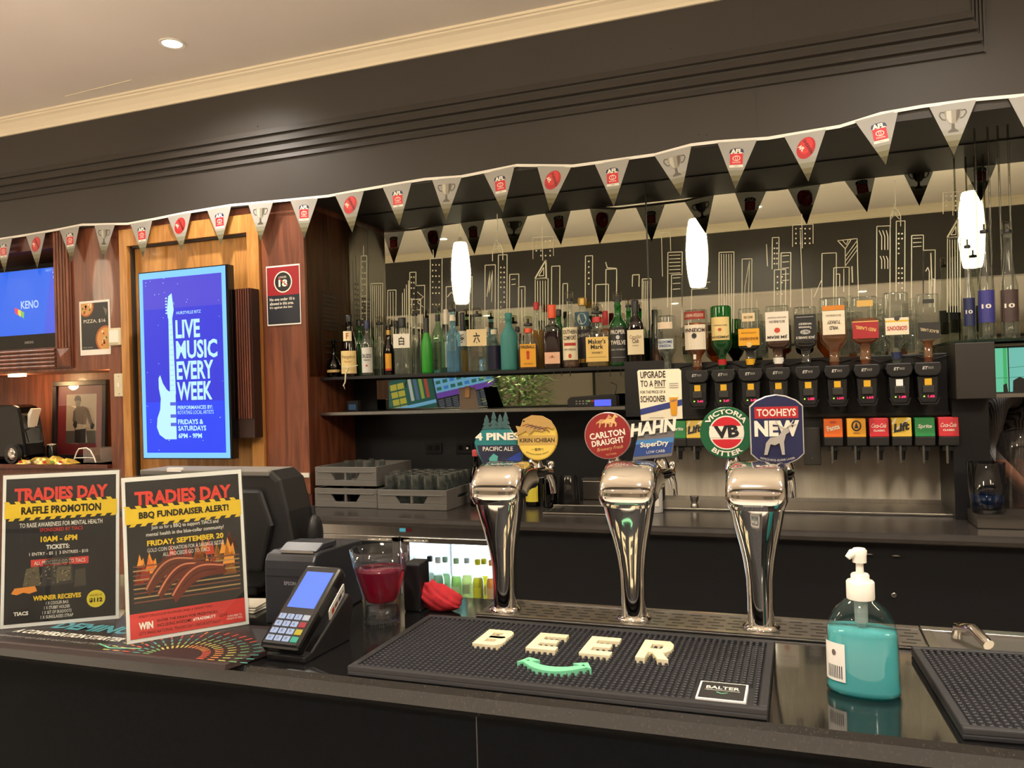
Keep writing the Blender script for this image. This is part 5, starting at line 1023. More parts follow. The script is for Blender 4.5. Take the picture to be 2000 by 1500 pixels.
for i in range(6):
    loc = (-2.34+.055+.05*i, 3.50+.08*(i%2), RZ+.0085)
    if t2 is None: t2 = tumbler('upturned short glass in the lower left glass rack',loc,.088,.022,grp='glasses in the lower left rack')
    else: c_ = copy_tree(t2); c_.location = loc
    (c_ if i else t2)['label'] = 'upturned short glass, %s from the left in the lower left glass rack' % ORD[i]
# ---------------------------------------------------------------- small things on the back counter
def cz(px,py): return PZ(px,py,BACK_Z+.001)
p = cz(931,988); bottle('cola_bottle','dark cola glass bottle with pink cap beside the left font',(p.x,p.y,BACK_Z+.001),PY(936,880,p.y).z-BACK_Z-.001,.030,kind='beer',glass=drk,cap=mat('cap_pink',(206,80,90),.4),lab=[(.14,.42,.95,(228,220,204),('#bar',.2,.4,(196,40,60),1))],group=None)
p = cz(1042,988); bottle('sauce_bottle','dark bottle with yellow label half hidden behind the left font',(p.x,p.y,BACK_Z+.001),.24,.036,kind='std',glass=drk,cap=capk,lab=[(.10,.45,.9,(222,206,70))])
p = cz(1075,990); bottle('dark_bottle','plain dark bottle behind the left font spouts',(p.x,p.y,BACK_Z+.001),.22,.034,kind='std',glass=drk,cap=capk)
p = cz(1112,986); t = thing('shaker_cup','smoky plastic cup upside down on the back counter','cup',(p.x,p.y,BACK_Z+.001)); MB().lathe([(.052,0),(.050,.05),(.044,.13),(.036,.145)],24).build('cup_wall',clear('smoke_plastic',(70,68,68),1.45,body=.5),t); MB().lathe([(.054,0),(.054,.008)],24,cap=False).build('rim',m_blackp,t)
p = cz(1160,976); t = thing('steel_canister','square stainless canister with a dark lid','canister',(p.x,p.y,BACK_Z+.001)); MB().box(-.055,.055,0,.10,0,.095).build('body',m_steel,t,bevel=.004); MB().box(-.06,.06,-.004,.105,.0955,.108).build('lid',mat('lid_grey',(72,70,70),.4),t,bevel=.003)
a = cz(1060,1004); t = thing('ice_well','stainless recessed sink tray with sloping sides on the back counter','sink',(a.x,a.y,BACK_Z+.0005)); MB().box(0,.36,0,.012,0,.008).box(0,.012,.012,.16,0,.008).box(.348,.36,.012,.16,0,.008).box(0,.36,.16,.172,0,.020).build('rim',m_steel,t,bevel=.002); MB().add([(.012,.012,.001),(.348,.012,.001),(.348,.16,.018),(.07,.16,.018)],[(0,1,2,3)]).build('basin',m_steel2,t)
p = cz(1281,1000); t = thing('spray_bottle','white plastic bottle partly hidden behind the middle font','bottle',(p.x,p.y,BACK_Z+.001)); MB().lathe([(.030,0),(.032,.006),(.032,.11),(.024,.13),(.012,.14),(.012,.155)],20).build('bottle_body',mat('milky_plastic',(206,204,200),.4),t); MB().lathe([(.014,.155),(.014,.18),(.006,.185)],14).build('cap',m_white,t); MB().box(-.02,.02,-.0335,-.031,.03,.09).build('label',m_card,t)
p = cz(1357,996); t = thing('jigger','small steel measuring cup on the back counter','cup',(p.x,p.y,BACK_Z+.013)); MB().lathe([(.018,0),(.017,.015),(.012,.022),(.017,.03),(.020,.05)],20,cap=False).lathe([(.0005,.0225),(.012,.022)],16,cap=False).build('cup_body',m_steel,t); MB().lathe([(.0205,.048),(.0205,.051)],20,cap=False).build('rim',m_chrome,t)
# right end: trays, blue drink glass, upturned jug
a = cz(1905,1032); t = thing('drain_board','stainless drain board at the right end of the back counter','tray',(.60,3.36,BACK_Z+.0005)); MB().box(0,1.0,0,.19,0,.048).build('board',m_steel2,t,bevel=.004); MB().box(-.002,1.0,-.004,.0,.040,.053).build('rim',m_steel,t)
p = PY(1928,995,3.44); hgl = PY(1928,902,3.44).z-BACK_Z-.052; t = tumbler('tapered clear glass with blue drink at the right end',(p.x,p.y,BACK_Z+.0505),hgl,.066,up=True,M=clear('big_glass',(218,220,220),1.45)); MB().lathe([(.0005,.016),(.050,.017),(.054,hgl*.36),(.0005,hgl*.36)],24,cap=False).build('blue_drink',clear('blue_drink',(40,96,170),1.34,body=.35),t)
p = PY(1992,1000,3.66); hj = PY(1990,836,3.66).z-BACK_Z-.002; t = thing('plastic_jug','large smoky plastic jug upside down at the right edge','jug',(p.x+.012,p.y,BACK_Z+.001)); MB().lathe([(.100,0),(.098,.02),(.085,hj*.8),(.070,hj*.95),(.03,hj),(.001,hj)],28,cap=False).build('jug_wall',clear('jug_plastic',(196,190,184),1.45,body=.06),t); MB().lathe([(.103,0),(.103,.014)],28,cap=False).build('jug_rim',clear('jug_plastic',(134,128,124)),t); MB().lathe([(.040,.02),(.042,.06),(.036,.07)],20,c=(.015,-.16,.03)).build('blue_lid',mat('lid_blue',(34,52,120),.4),t)
# fridge bottles
fb_ = [(842,(222,232,226),(60,60,60)),(858,(206,228,206),(230,230,226)),(872,(206,236,196),(200,220,190)),(893,(200,228,160),(180,210,160)),(914,(226,232,180),(230,230,226)),(935,(226,214,20),(236,226,30)),(947,(236,226,40),(230,210,20)),(962,(238,176,110),(236,160,90))]
for i,(px,c_,cp_) in enumerate(fb_):
    Y = 3.40 if i%2 else 3.46; p = PY(px,1170,Y)
    bottle('fridge_bottle',('%s bottle on the lit fridge shelf' % ['dark capped clear','pale milky','pale green','light green','cream','bright yellow','lemon yellow','orange'][i]),(p.x,Y,.06+shz+.001),.21 if i%2 else .20,.027,kind='beer',liq=clear('alco_%d'%i,c_,1.34,body=.6),fill=.62,cap=mat('fcap_%d'%i,cp_,.5),group='mixed drinks in the lit fridge',nsd=16,lab=[(.2,.42,.7,tuple(int(v*.8+40) for v in c_))])
# ================================================================== left wall
# television in the upper niche
a = PY(121,516,3.60); b = PY(118,690,3.60); tv = thing('television','wall television showing a blue keno picture at the left edge','television',(a.x,3.60,b.z))
TH = a.z-b.z; TWt = .86
MB().box(-TWt,0,0,.06,0,TH).build('tv_case',m_blackg,tv,bevel=.006); zs = TH*.235
q = Print(front(0)); q.rect(-TWt+.02,zs,-.008,TH-.012,ink((24,92,214),1.0),0); q.poly([(-.16,zs),(-.008,zs),(-.008,TH-.012),(-.09,TH-.012)],ink((56,80,206),1.0),1)
q.text('KENO',-.275,zs+(TH-zs)*.45,.050,ink((170,196,226),1.0),2,w=.15,bold=.02)
for k,(c_) in enumerate(((210,60,90),(236,190,60),(110,180,90))): q.poly([(-.405+.026*k,zs+.175-.012*k),(-.375+.026*k,zs+.165-.012*k),(-.380+.026*k,zs+.125-.012*k),(-.402+.026*k,zs+.14-.012*k)],ink(c_,1.0),2)
q.text('731',-.042,TH-.060,.040,ink((150,190,240),1.0),2,w=.075,bold=.01); q.text('NEXT GAME',-.08,TH-.028,.014,ink((150,190,240),1.0),2,w=.11); q.build('screen',tv)
q = Print(front(0)); q.text('SAMSUNG',-.29,zs*.62,.016,GRY,0,w=.075,bold=.02); q.build('lettering',tv)
MB().tube([(-TWt+.03,-.004,.02),(-.03,-.004,.02)],.004,6).build('speaker_bar',m_blackp,tv)
# digital sign on the door
sc = [PY(*c,3.36) for c in ((268,535),(438,519),(452,893),(284,896))]; w = (sc[1].x-sc[0].x+sc[2].x-sc[3].x)/2; z0 = (sc[2].z+sc[3].z)/2; hS = (sc[0].z+sc[1].z)/2-z0
ds_ = thing('digital_sign','tall blue lit screen with a white guitar on the honey wood door','screen',((sc[0].x+sc[3].x)/2,3.36,z0),.0)
MB().box(-.006,w+.014,.0,.05,-.006,hS+.006).build('screen_case',m_blackg,ds_,bevel=.003)
E = 1.0; SKY = ink((120,190,255),E); BL0 = ink((36,44,200),E); BL1 = ink((26,60,224),E); BLP = ink((66,60,196),E); PAL = ink((176,222,248),E)
q = Print(front(0)); q.rect(0,0,w,hS,SKY,0); bx0,bx1,by0,by1 = w*.045,w*.955,hS*.028,hS*.965
q.rect(bx0,by0,bx1,by1,BL0,1); q.rect(bx0,by0,bx1,hS*.30,BL1,2); q.rect(bx0,hS*.80,bx1,by1,BLP,2)
q.text('HURSTVILLE RITZ',w*.575,hS*.772,hS*.016,PAL,4,w=w*.28,bold=.01)
for s,y in (('LIVE',.685),('MUSIC',.575),('EVERY',.465),('WEEK',.355)): q.text(s,w*.42,hS*y,hS*.098,PAL,4,w=w*({'LIVE':.28,'MUSIC':.47,'EVERY':.42,'WEEK':.40}[s]),bold=.03,align='l')
q.text('PERFORMANCES BY:',w*.42,hS*.268,hS*.020,PAL,4,w=w*.40,bold=.02,align='l'); q.text('ROTATING LOCAL ARTISTS',w*.42,hS*.242,hS*.020,PAL,4,w=w*.41,align='l')
for s,y,ww in (('FRIDAYS &',.192,.29),('SATURDAYS',.158,.32),('6PM - 9PM',.118,.27)): q.text(s,w*.42,hS*y,hS*.027,PAL,4,w=w*ww,bold=.03,align='l')
g = [(.40,.10),(.40,.34),(.36,.345),(.30,.365),(.255,.40),(.225,.445),(.205,.43),(.205,.375),(.225,.32),(.215,.26),(.18,.215),(.17,.165),(.20,.125),(.27,.10)]
q.poly([(x*w,y*hS) for x,y in g],PAL,4); q.poly([(.335*w,.34*hS),(.405*w,.34*hS),(.385*w,.745*hS),(.34*w,.745*hS)],PAL,4)
q.poly([(x*w,y*hS) for x,y in ((.335,.745),(.385,.745),(.405,.79),(.385,.88),(.345,.865),(.325,.79))],PAL,4)
for k in range(6): q.ell(.318*w,(.775+.016*k)*hS,.012*w,.004*hS,PAL,4,10)
for k in range(14): q.rect(.345*w,(.36+.027*k)*hS,.39*w,(.362+.027*k)*hS,ink((110,170,230),E),5)
for y in (.17,.215,.28): q.rect(.335*w,y*hS,.40*w,(y+.018)*hS,ink((70,90,200),E),5)
random.seed(11)
for k in range(60):
    x, y = bx0+(bx1-bx0)*random.random(), by0+(by1-by0)*random.random()
    if .3*w < x < .9*w and .1*hS < y < .78*hS: continue
    q.ell(x,y,.004*w+.004*w*random.random(),.002*hS,PAL,4,6)
q.build('screen',ds_)
sb_ = thing('slatted_box','dark ribbed wooden box behind the digital sign','box',((sc[1].x+.02),3.415,z0+.10)); hh = hS-.22
MB().box(-.30,.10,.0,.113,0,hh).build('box_body',mat('box_dark',(50,30,24),.5),sb_)
for k in range(6): MB().box(.01+.015*k,.019+.015*k,-.012,.0,.10,hh).build('slat',m_wood2,sb_)
# pizza poster, thermostat, switch plate
def wallposter(name,label,cat,c,Y,M=m_card):
    P_ = [PY(*k,Y) for k in c]; w_ = ((P_[1]-P_[0]).x+(P_[2]-P_[3]).x)/2; h_ = ((P_[0]-P_[3]).z+(P_[1]-P_[2]).z)/2
    t = thing(name,label,cat,((P_[0].x+P_[3].x)/2,Y,(P_[2].z+P_[3].z)/2)); MB().box(0,w_,0,.003,0,h_).build('sheet',M,t); return t,w_,h_
t,w_,h_ = wallposter('pizza_poster','black pizza poster taped to the wood beside the television','poster',((154,590),(213,584),(217,691),(158,695)),WOOD_Y-.0035)
q = Print(front(0)); q.rect(.05*w_,.10*h_,.95*w_,.96*h_,PBK,0); q.text('PIZZA, $16',w_*.5,h_*.62,h_*.07,WHT,3,w=w_*.72,bold=.0)
for cx_,cy_,r_ in ((.22,.90,.26),(.86,.28,.34)):
    for rr,c_,l in ((1,(176,90,44),1),(.85,(206,150,80),1.5)):
        pts = [(w_*cx_+r_*rr*w_*math.cos(2*pi*i/24),h_*cy_+r_*rr*w_*math.sin(2*pi*i/24)) for i in range(24)]; q.poly([(min(max(x,.05*w_),.95*w_),min(max(y,.10*h_),.96*h_)) for x,y in pts],ink(c_),l)
    for k in range(14):
        a_,rr = random.random()*6.28,random.random()*.7; x,y = w_*cx_+r_*rr*w_*math.cos(a_),h_*cy_+r_*rr*w_*math.sin(a_)
        if .06*w_<x<.92*w_ and .12*h_<y<.94*h_: q.ell(x,y,.03*w_,.03*w_,ink(random.choice(((170,40,30),(70,100,40),(236,220,180)))),2,8)
q.poly([(.78*w_,.88*h_),(.92*w_,.82*h_),(.88*w_,.70*h_)],ink((110,100,90)),1); q.text('FRESH BASES',w_*.25,h_*.14,h_*.03,GRY,2,w=w_*.35); q.build('printed_artwork',t)
c = PY(230,658,WOOD_Y); t = thing('thermostat','ivory thermostat box beside the pizza poster','thermostat',(c.x,WOOD_Y,c.z)); MB().box(-.045,.045,-.028,0,-.05,.05).build('case',m_ivory,t,bevel=.008); MB().box(-.034,.034,-.031,-.0275,-.034,.036).build('cover',m_white,t,bevel=.003)
c = PY(235,752,WOOD_Y); t = thing('switch_plate','ivory switch plate below the thermostat','switch',(c.x,WOOD_Y,c.z)); MB().box(-.037,.037,-.010,0,-.066,.066).build('plate',m_ivory,t,bevel=.004); MB().box(-.006,.006,-.015,-.009,-.012,.012).build('rocker',m_white,t)
for s in (-1,1): MB().lathe([(.003,0),(.003,.002)],8).build('screw',m_steel2,t,loc=(0,-.010,s*.05),rot=(pi/2,0,0))
# under 18 sign on the pillar
t,w_,h_ = wallposter('age_sign','red and black under eighteen sign on the wooden pillar','sign',((518,521),(583,515),(590,632),(524,637)),WOOD_Y-.0035)
q = Print(front(0)); q.rect(.02*w_,.50*h_,.98*w_,.975*h_,ink((150,26,36)),0); q.rect(.02*w_,.02*h_,.98*w_,.50*h_,ink((28,32,44)),0)
q.ell(w_*.5,h_*.72,.27*w_,.27*w_,WHT,1); q.ell(w_*.5,h_*.72,.24*w_,.24*w_,PBK,2); q.text('18',w_*.5,h_*.70,h_*.12,WHT,3,w=w_*.26,bold=.04); q.text('UNDER',w_*.5,h_*.80,h_*.03,WHT,3,w=w_*.22); q.line([(w_*.36,h_*.79),(w_*.64,h_*.65)],.005,ink((190,40,50)),4)
for k,s in enumerate(('No one under 18 is','allowed in this area.',"It's against the law.")): q.text(s,w_*.09,h_*(.435-.07*k),h_*.05,WHT,2,w=w_*(.74-.03*k),bold=.015,align='l')
q.build('printed_artwork',t)
# framed boxer picture in the lower niche
FY = 3.80; c = [PY(*k,FY) for k in ((99,746),(203,738),(209,893),(104,905))]; w_ = c[1].x-c[0].x; h_ = c[1].z-c[3].z
t = thing('framed_photo','black framed grey photo of a bare chested boxer in the lit niche','picture',(c[0].x,FY,ZN0+.001),rot=(math.radians(-3),0,0)); h_ = c[0].z-ZN0
fw_ = .030
for n_,bx_ in (('frame_rail',(0,w_,0,fw_)),('frame_rail',(0,w_,h_-fw_,h_)),('frame_stile',(0,fw_,fw_,h_-fw_)),('frame_stile',(w_-fw_,w_,fw_,h_-fw_))): MB().box(bx_[0],bx_[1],-.012,.012,bx_[2],bx_[3]).build(n_,mat('frame_black',(26,24,30),.35),t,bevel=.002)
q = Print(front(.004)); q.rect(fw_,fw_,w_-fw_,h_-fw_,ink((120,44,52)),0); x0,x1,y0,y1 = w_*.235,w_*.80,h_*.20,h_*.83; q.rect(x0,y0,x1,y1,ink((176,164,148)),1); q.rect(x0,y0,x1,y0+(y1-y0)*.26,ink((86,84,82)),2)
def bp(pts,M,l): q.poly([(x0+(x1-x0)*a_,y0+(y1-y0)*b_) for a_,b_ in pts],M,l)
SK,SD,DKp = ink((118,108,100)),ink((92,84,80)),ink((44,42,46))
bp([(.30,.02),(.30,.36),(.64,.38),(.70,.2),(.68,.02)],DKp,3); bp([(.32,.28),(.66,.30),(.68,.38),(.33,.40)],ink((190,180,164)),4); bp([(.66,.30),(.72,.02),(.67,.02)],ink((180,172,160)),4)
bp([(.34,.38),(.66,.38),(.72,.58),(.68,.72),(.55,.76),(.44,.74),(.28,.70),(.24,.60)],SK,3); bp([(.24,.66),(.30,.68),(.32,.50),(.36,.42),(.30,.36),(.22,.46)],SD,4); bp([(.68,.72),(.76,.66),(.86,.46),(.92,.36),(.86,.32),(.76,.42),(.68,.58)],SD,4)
bp([(.30,.30),(.37,.34),(.37,.44),(.28,.46),(.23,.38)],DKp,5); bp([(.84,.28),(.92,.30),(.95,.38),(.86,.42),(.80,.36)],DKp,5); bp([(.30,.88),(.33,.72),(.40,.68),(.46,.72),(.48,.86),(.44,.94),(.34,.95)],SK,4); bp([(.26,.88),(.30,.96),(.40,.98),(.48,.94),(.50,.84),(.46,.86),(.40,.88),(.30,.86)],DKp,5)
q.build('picture_print',t); MB().box(fw_,w_-fw_,-.002,-.0005,fw_,h_-fw_).build('picture_glass',clear('pic_glass',(248,248,248),1.4),t)
# niche clutter
ZNs = ZN0+.0005
a = PZ(8,912,ZNs); t = thing('model_van','black toy van with silver wheels at the left edge of the niche','toy van',(-4.55,3.54,ZNs))
MB().prism([(-.40,.03),(.075,.03),(.085,.05),(.078,.12),(.05,.28),(.03,.345),(-.02,.36),(-.40,.36)],0,.14,'y').build('body',m_blackg,t,bevel=.012)
for x in (-.27,.0): MB().lathe([(.058,0),(.058,.03)],24).build('tyre',m_rub,t,loc=(x,-.001,.0585),rot=(pi/2,0,0)); MB().lathe([(.040,0),(.040,.002),(.012,.006)],20).build('wheel',m_chrome,t,loc=(x,-.031,.0585),rot=(pi/2,0,0))
MB().prism([(.055,.20),(.085,.29),(.105,.33),(.088,.335),(.06,.30)],.04,.10,'y').build('wing_mirror',m_card,t)
MB().tube([(.085,.07,.22),(.135,.07,.22)],.004,6).tube([(.125,.07,.22),(.125,.07,.14)],.003,6).build('tail_bracket',m_blackp,t)
p = PY(72,890,3.76); t = thing('glitter_jar','glittering dark jar in the lit niche','jar',(p.x,3.765,ZNs)); MB().lathe([(.045,0),(.048,.01),(.048,.075),(.043,.085)],20).build('jar_wall',mat('glitter',(96,70,74),.25,.5,noise=(160,.9,(1,1,1))),t); MB().lathe([(.044,.085),(.044,.09),(.040,.092)],20).build('jar_rim',m_chrome,t)
p = PY(86,885,3.74); t = thing('black_candle','black candle holder behind the glittering jar','candle',(p.x+.09,3.72,ZNs)); MB().lathe([(.03,0),(.03,.09),(.026,.10)],18).build('holder',m_blackg,t); MB().lathe([(.026,.098),(.026,.104),(.004,.108)],14).build('wax',m_card,t)
p = PY(38,895,3.60); t = thing('gold_heart','small gold heart ornament in the niche','ornament',(p.x,3.62,ZNs)); MB().prism([(0,.01),(.026,.04),(.024,.058),(.012,.062),(0,.052),(-.012,.062),(-.024,.058),(-.026,.04)],-.008,.008,'y').build('heart',mat('gold',(214,170,90),.2,1),t,bevel=.003); MB().lathe([(.014,0),(.010,.008),(.004,.014)],14).build('foot',mat('gold',(214,170,90)),t)
t = thing('snack_packet','crumpled yellow and red snack packet in the niche','packet',(PY(95,905,3.52).x,3.52,ZNs)); me = MB(); R = []
for i in range(17):
    u = i/16; x = -.24+.44*u; hgt = .030*math.sin(pi*u)**.6*(1+.3*math.sin(u*23))+.003; R.append([(x,-.03-.01*math.sin(u*17),.001),(x,.05,.001),(x,.045,hgt),(x,.0,hgt*1.15+.006*math.sin(u*31)),(x,-.025,hgt*.7)])
me.rings(R,0,False); me.build('packet_body',mat('packet_foil',(214,170,70),.3,.2,noise=(14,.8,(1,1,1))),t)
q = Print(lambda a_,b_,e: (a_,-.032-e,b_+.004))
for k in range(6): q.poly([(-.2+.065*k,.0),(-.17+.065*k,.002),(-.18+.065*k,.018),(-.21+.065*k,.016)],ink(random.choice(((190,60,50),(236,226,190),(120,150,70)))),0)
q.build('printed_artwork',t)
p = PY(180,900,3.60); t = thing('wire_basket','clear tray with a bent white wire handle in the niche','basket',(p.x-.02,3.58,ZNs)); MB().box(-.05,.09,.02,.16,0,.004).box(-.05,.09,.156,.16,.004,.085).box(-.05,-.046,.02,.156,.004,.085).box(.086,.09,.02,.156,.004,.085).build('clear_tray',clear('tray_plastic',(228,224,222),1.4,body=.25),t); MB().tube([(-.11,.0,.002),(-.08,.0,.06),(-.06,.0,.085),(0,.0,.09),(.03,.0,.075),(.06,.0,.03),(.07,0,.002)],.004,8).tube([(-.09,0,.03),(.0,0,.032),(.06,0,.03)],.003,6).build('wire_handle',m_white,t)
# ================================================================== bunting
BY = BULK_Y-.012
bn = thing('bunting','long white string of football pennants under the bulkhead','bunting',(0,BY,BULK_Z))
sp_ = [(-60,476),(0,467),(70,456),(120,447),(160,439),(250,437),(300,428),(360,416),(450,401),(560,391),(640,383),(700,372),(830,350),(900,345),(960,333),(1010,323),(1120,324),(1280,302),(1350,283),(1400,277),(1500,270),(1640,247),(1720,222),(1800,208),(1900,195),(2000,186),(2100,172)]
W_ = [PY(x,y,BY) for x,y in sp_]
def cz_(x):
    for a_,b_ in zip(W_,W_[1:]):
        if a_.x <= x <= b_.x: return a_.z+(b_.z-a_.z)*(x-a_.x)/(b_.x-a_.x)
    return W_[0].z if x < W_[0].x else W_[-1].z
cr = MB(); pts = [(W_[0].x-3.0,W_[0].z)]+[(p.x,p.z) for p in W_]+[(W_[-1].x+2.5,W_[-1].z)]
poly = [(x,z-BULK_Z+.007) for x,z in pts]+[(x,z-BULK_Z-.007) for x,z in pts[::-1]]
for (xa,za),(xb,zb) in zip(pts,pts[1:]): cr.add([(xa,-.001,za-BULK_Z-.0065),(xb,-.001,zb-BULK_Z-.0065),(xb,-.001,zb-BULK_Z+.0065),(xa,-.001,za-BULK_Z+.0065),(xa,.001,za-BULK_Z-.0065),(xb,.001,zb-BULK_Z-.0065),(xb,.001,zb-BULK_Z+.0065),(xa,.001,za-BULK_Z+.0065)],[(0,1,2,3),(7,6,5,4),(3,2,6,7),(0,4,5,1)])
cr.build('tape',mat('tape_white',(236,232,224),.6),bn)
m_pen = cloth('pennant_fabric',(206,204,200))
# ivory fades to olive in the tip: printed on the cloth
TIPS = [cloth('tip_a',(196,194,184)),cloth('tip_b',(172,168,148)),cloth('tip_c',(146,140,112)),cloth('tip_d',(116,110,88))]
AFR,AFN = ink((206,36,50)),ink((40,44,80))
def pen_art(q,kind):
    for k in range(4): 
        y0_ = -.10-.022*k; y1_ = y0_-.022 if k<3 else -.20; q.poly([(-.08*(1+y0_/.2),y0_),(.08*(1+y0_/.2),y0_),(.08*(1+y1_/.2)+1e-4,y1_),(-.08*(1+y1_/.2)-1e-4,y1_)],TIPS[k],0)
    if kind == 'logo':
        q.poly([(-.026,-.036),(-.030,-.050),(.030,-.050),(.026,-.036),(.012,-.030),(-.012,-.030)],AFN,1); q.text('AFL',0,-.043,.020,WHT,3,w=.048,bold=.05); q.poly([(-.026,-.052),(.026,-.052),(.026,-.098),(-.026,-.098)],AFR,1)
        for rx,ry,l in ((.016,.011,2),(.013,.0085,3)): q.ell(0,-.072,rx,ry,WHT if l==2 else AFR,l,20)
        for rx,ry,l in ((.005,.010,4),(.0032,.0080,5)): q.ell(0,-.072,rx,ry,WHT if l==4 else AFR,l,14)
        q.text('TOYOTA',0,-.089,.006,WHT,3,w=.034,bold=.02); q.rect(-.028,-.110,.028,-.100,WHT,1); q.text('2024',0,-.105,.005,AFN,2,w=.016)
    elif kind == 'ball':
        c_,s_ = math.cos(-.5),math.sin(-.5); R2 = lambda x,y: (x*c_-y*s_, x*s_+y*c_-.062)
        q.poly([R2(.034*math.cos(2*pi*i/28),.046*math.sin(2*pi*i/28)) for i in range(28)],ink((178,32,38)),1); q.poly([R2(-.004+.024*math.cos(2*pi*i/24),.008+.034*math.sin(2*pi*i/24)) for i in range(24)],ink((206,52,54)),2)
        q.text('SHERRIN',.008,-.058,.013,ink((60,20,24)),4,w=.064,bold=.02,rot=-1.15); q.text('AFL',-.017,-.060,.016,WHT,4,w=.026,bold=.04,rot=-.9)
    else:
        SIL,SI2 = ink((140,134,120)),ink((84,78,68)); q.poly([(-.030,-.026),(.030,-.026),(.026,-.056),(.012,-.078),(-.012,-.078),(-.026,-.056)],SIL,1); q.poly([(-.022,-.028),(-.006,-.028),(-.004,-.076),(-.012,-.074),(-.022,-.054)],ink((184,180,168)),2); q.poly([(.012,-.028),(.026,-.028),(.022,-.056),(.010,-.074)],SI2,2)
        q.poly([(-.005,-.078),(.005,-.078),(.006,-.098),(.018,-.108),(.018,-.112),(-.018,-.112),(-.018,-.108),(-.006,-.098)],SI2,1)
        for s_ in (-1,1): q.line([(s_*.028,-.032),(s_*.042,-.030),(s_*.046,-.042),(s_*.036,-.058),(s_*.024,-.062)],.0045,SI2,1)
pr_ = {}
for kind in ('logo','ball','cup'):
    o = MB().add([(-.08,0,0),(.08,0,0),(0,0,-.2),(-.08,.0016,0),(.08,.0016,0),(0,.0016,-.2)],[(0,2,1),(3,4,5),(0,1,4,3),(1,2,5,4),(2,0,3,5)]).build('pennant',m_pen)
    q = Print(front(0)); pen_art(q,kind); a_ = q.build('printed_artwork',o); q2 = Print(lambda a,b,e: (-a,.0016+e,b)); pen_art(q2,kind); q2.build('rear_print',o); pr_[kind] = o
SEQ = {0:'ball',1:'logo',2:'cup',3:'logo'}; X0 = PY(1573,290,BY).x; used = set()
for k in range(-19,5):
    kind = SEQ[k%4]; x = X0+.2672*k; z = cz_(x); sl_ = math.atan2(cz_(x+.05)-cz_(x-.05),.1)
    o = pr_[kind] if kind not in used else copy_tree(pr_[kind]); used.add(kind); o.parent = bn; o.location = (x,-.004,z-BULK_Z-.004); o.rotation_euler = (0,-sl_,random.uniform(-.08,.08))
# ================================================================== the room behind the camera, seen in the mirrors
bd = thing('betting_board','large lit betting screens seen in the low mirror','screen',(-4.9,-2.6,1.14),rot=(0,.18,pi)); bd.scale = (.43,1,.62)
MB().box(-2.2,2.2,.0,.08,-.05,1.15).build('screen_case',m_blackp,bd)
q = Print(front(0)); G1,B1,P1,D1 = ink((16,92,84),.8),ink((120,186,236),.9),ink((120,70,190),.8),ink((24,30,48),.6)
q.rect(-2.15,0,2.15,1.1,D1,0)
q.build('screen_base',bd)
q = Print(front(-.001)); q.rect(.1,.02,2.1,1.08,G1,0)
for i in range(3):
    for k in range(5): q.rect(1.2+.28*i,.12+.18*k,1.45+.28*i,.26+.18*k,ink((206,190,70),.8) if i<2 else ink((60,120,110),.7),1)
for k in range(4): q.rect(.3+.2*k,.5,.42+.2*k,1.02,ink(((206,80,60),(170,190,80),(90,120,160),(220,220,220))[k],.7),1)
q.rect(.1,.34,2.1,.42,B1,2); q.rect(-2.1,.55,.05,1.08,B1,0); q.rect(-2.1,.42,.05,.55,P1,1)
for i in range(8):
    for k in range(3): q.rect(-2.0+.26*i,.60+.15*k,-1.82+.26*i,.68+.15*k,ink((40,120,110),.7) if (i+k)%3 else ink((60,140,230),.8),1)
    for k in range(9): q.rect(-2.0+.26*i,.04+.04*k,-1.80+.26*i,.055+.04*k,ink((150,160,180),.5),1)
q.build('screen_tables',bd)
MB().box(-.12,.12,.01,.10,-1.02,-.05).build('stand',m_blackp,bd)
pl = thing('potted_plant','leafy green indoor plant mirrored under the glass shelf','plant',(-3.45,-1.9,0))
MB().lathe([(.16,0),(.20,.02),(.24,.36),(.22,.37),(.20,.33)],24).build('pot',m_blackp,pl); MB().tube([(0,0,.3),(.03,.02,.8),(-.02,0,1.4),(.02,.02,1.75)],[.025,.02,.015,.008],8).build('stem',mat('bark',(84,62,44),.8),pl)
lf = MB(); random.seed(5)
for i in range(1100):
    a_ = random.random()*6.28; r = .05+.36*random.random()**.6; z = .95+.85*random.random(); c_ = Vector((r*math.cos(a_),r*math.sin(a_),z)); d = Vector((math.cos(a_+random.uniform(-.8,.8)),math.sin(a_+random.uniform(-.8,.8)),random.uniform(-.5,.5))).normalized(); s_ = d.cross(Vector((0,0,1))).normalized(); L_ = .11+.07*random.random(); wv = .024
    lf.add([c_,c_+d*L_*.4+s_*wv,c_+d*L_,c_+d*L_*.4-s_*wv,c_+d*L_*.4-Vector((0,0,.006))],[(0,4,1),(1,4,2),(2,4,3),(3,4,0)],i%2)
lf.build('foliage',[mat('leaf_a',(92,128,76),.5),mat('leaf_b',(150,172,112),.5)],pl,kind='stuff')
for k,(x,w_) in enumerate(((-7.2,1.2),(-3.2,1.6),(.6,1.8),(3.4,1.4))):
    t = thing('wall_panel_frame','pale framed wall panel in the rear room, number %s from the left'%ORD[k],'wall panel',(x,-7.97,.3),rot=(0,0,pi)); MB().box(-w_/2,w_/2,0,.02,0,1.9).build('panel',mat('panel_grey',(150,146,138),.6),t); 
    for a_ in ((-w_/2,w_/2,0,.05),(-w_/2,w_/2,1.85,1.9),(-w_/2,-w_/2+.05,.05,1.85),(w_/2-.05,w_/2,.05,1.85)): MB().box(a_[0],a_[1],-.02,0,a_[2],a_[3]).build('frame_bar',m_seam,t)
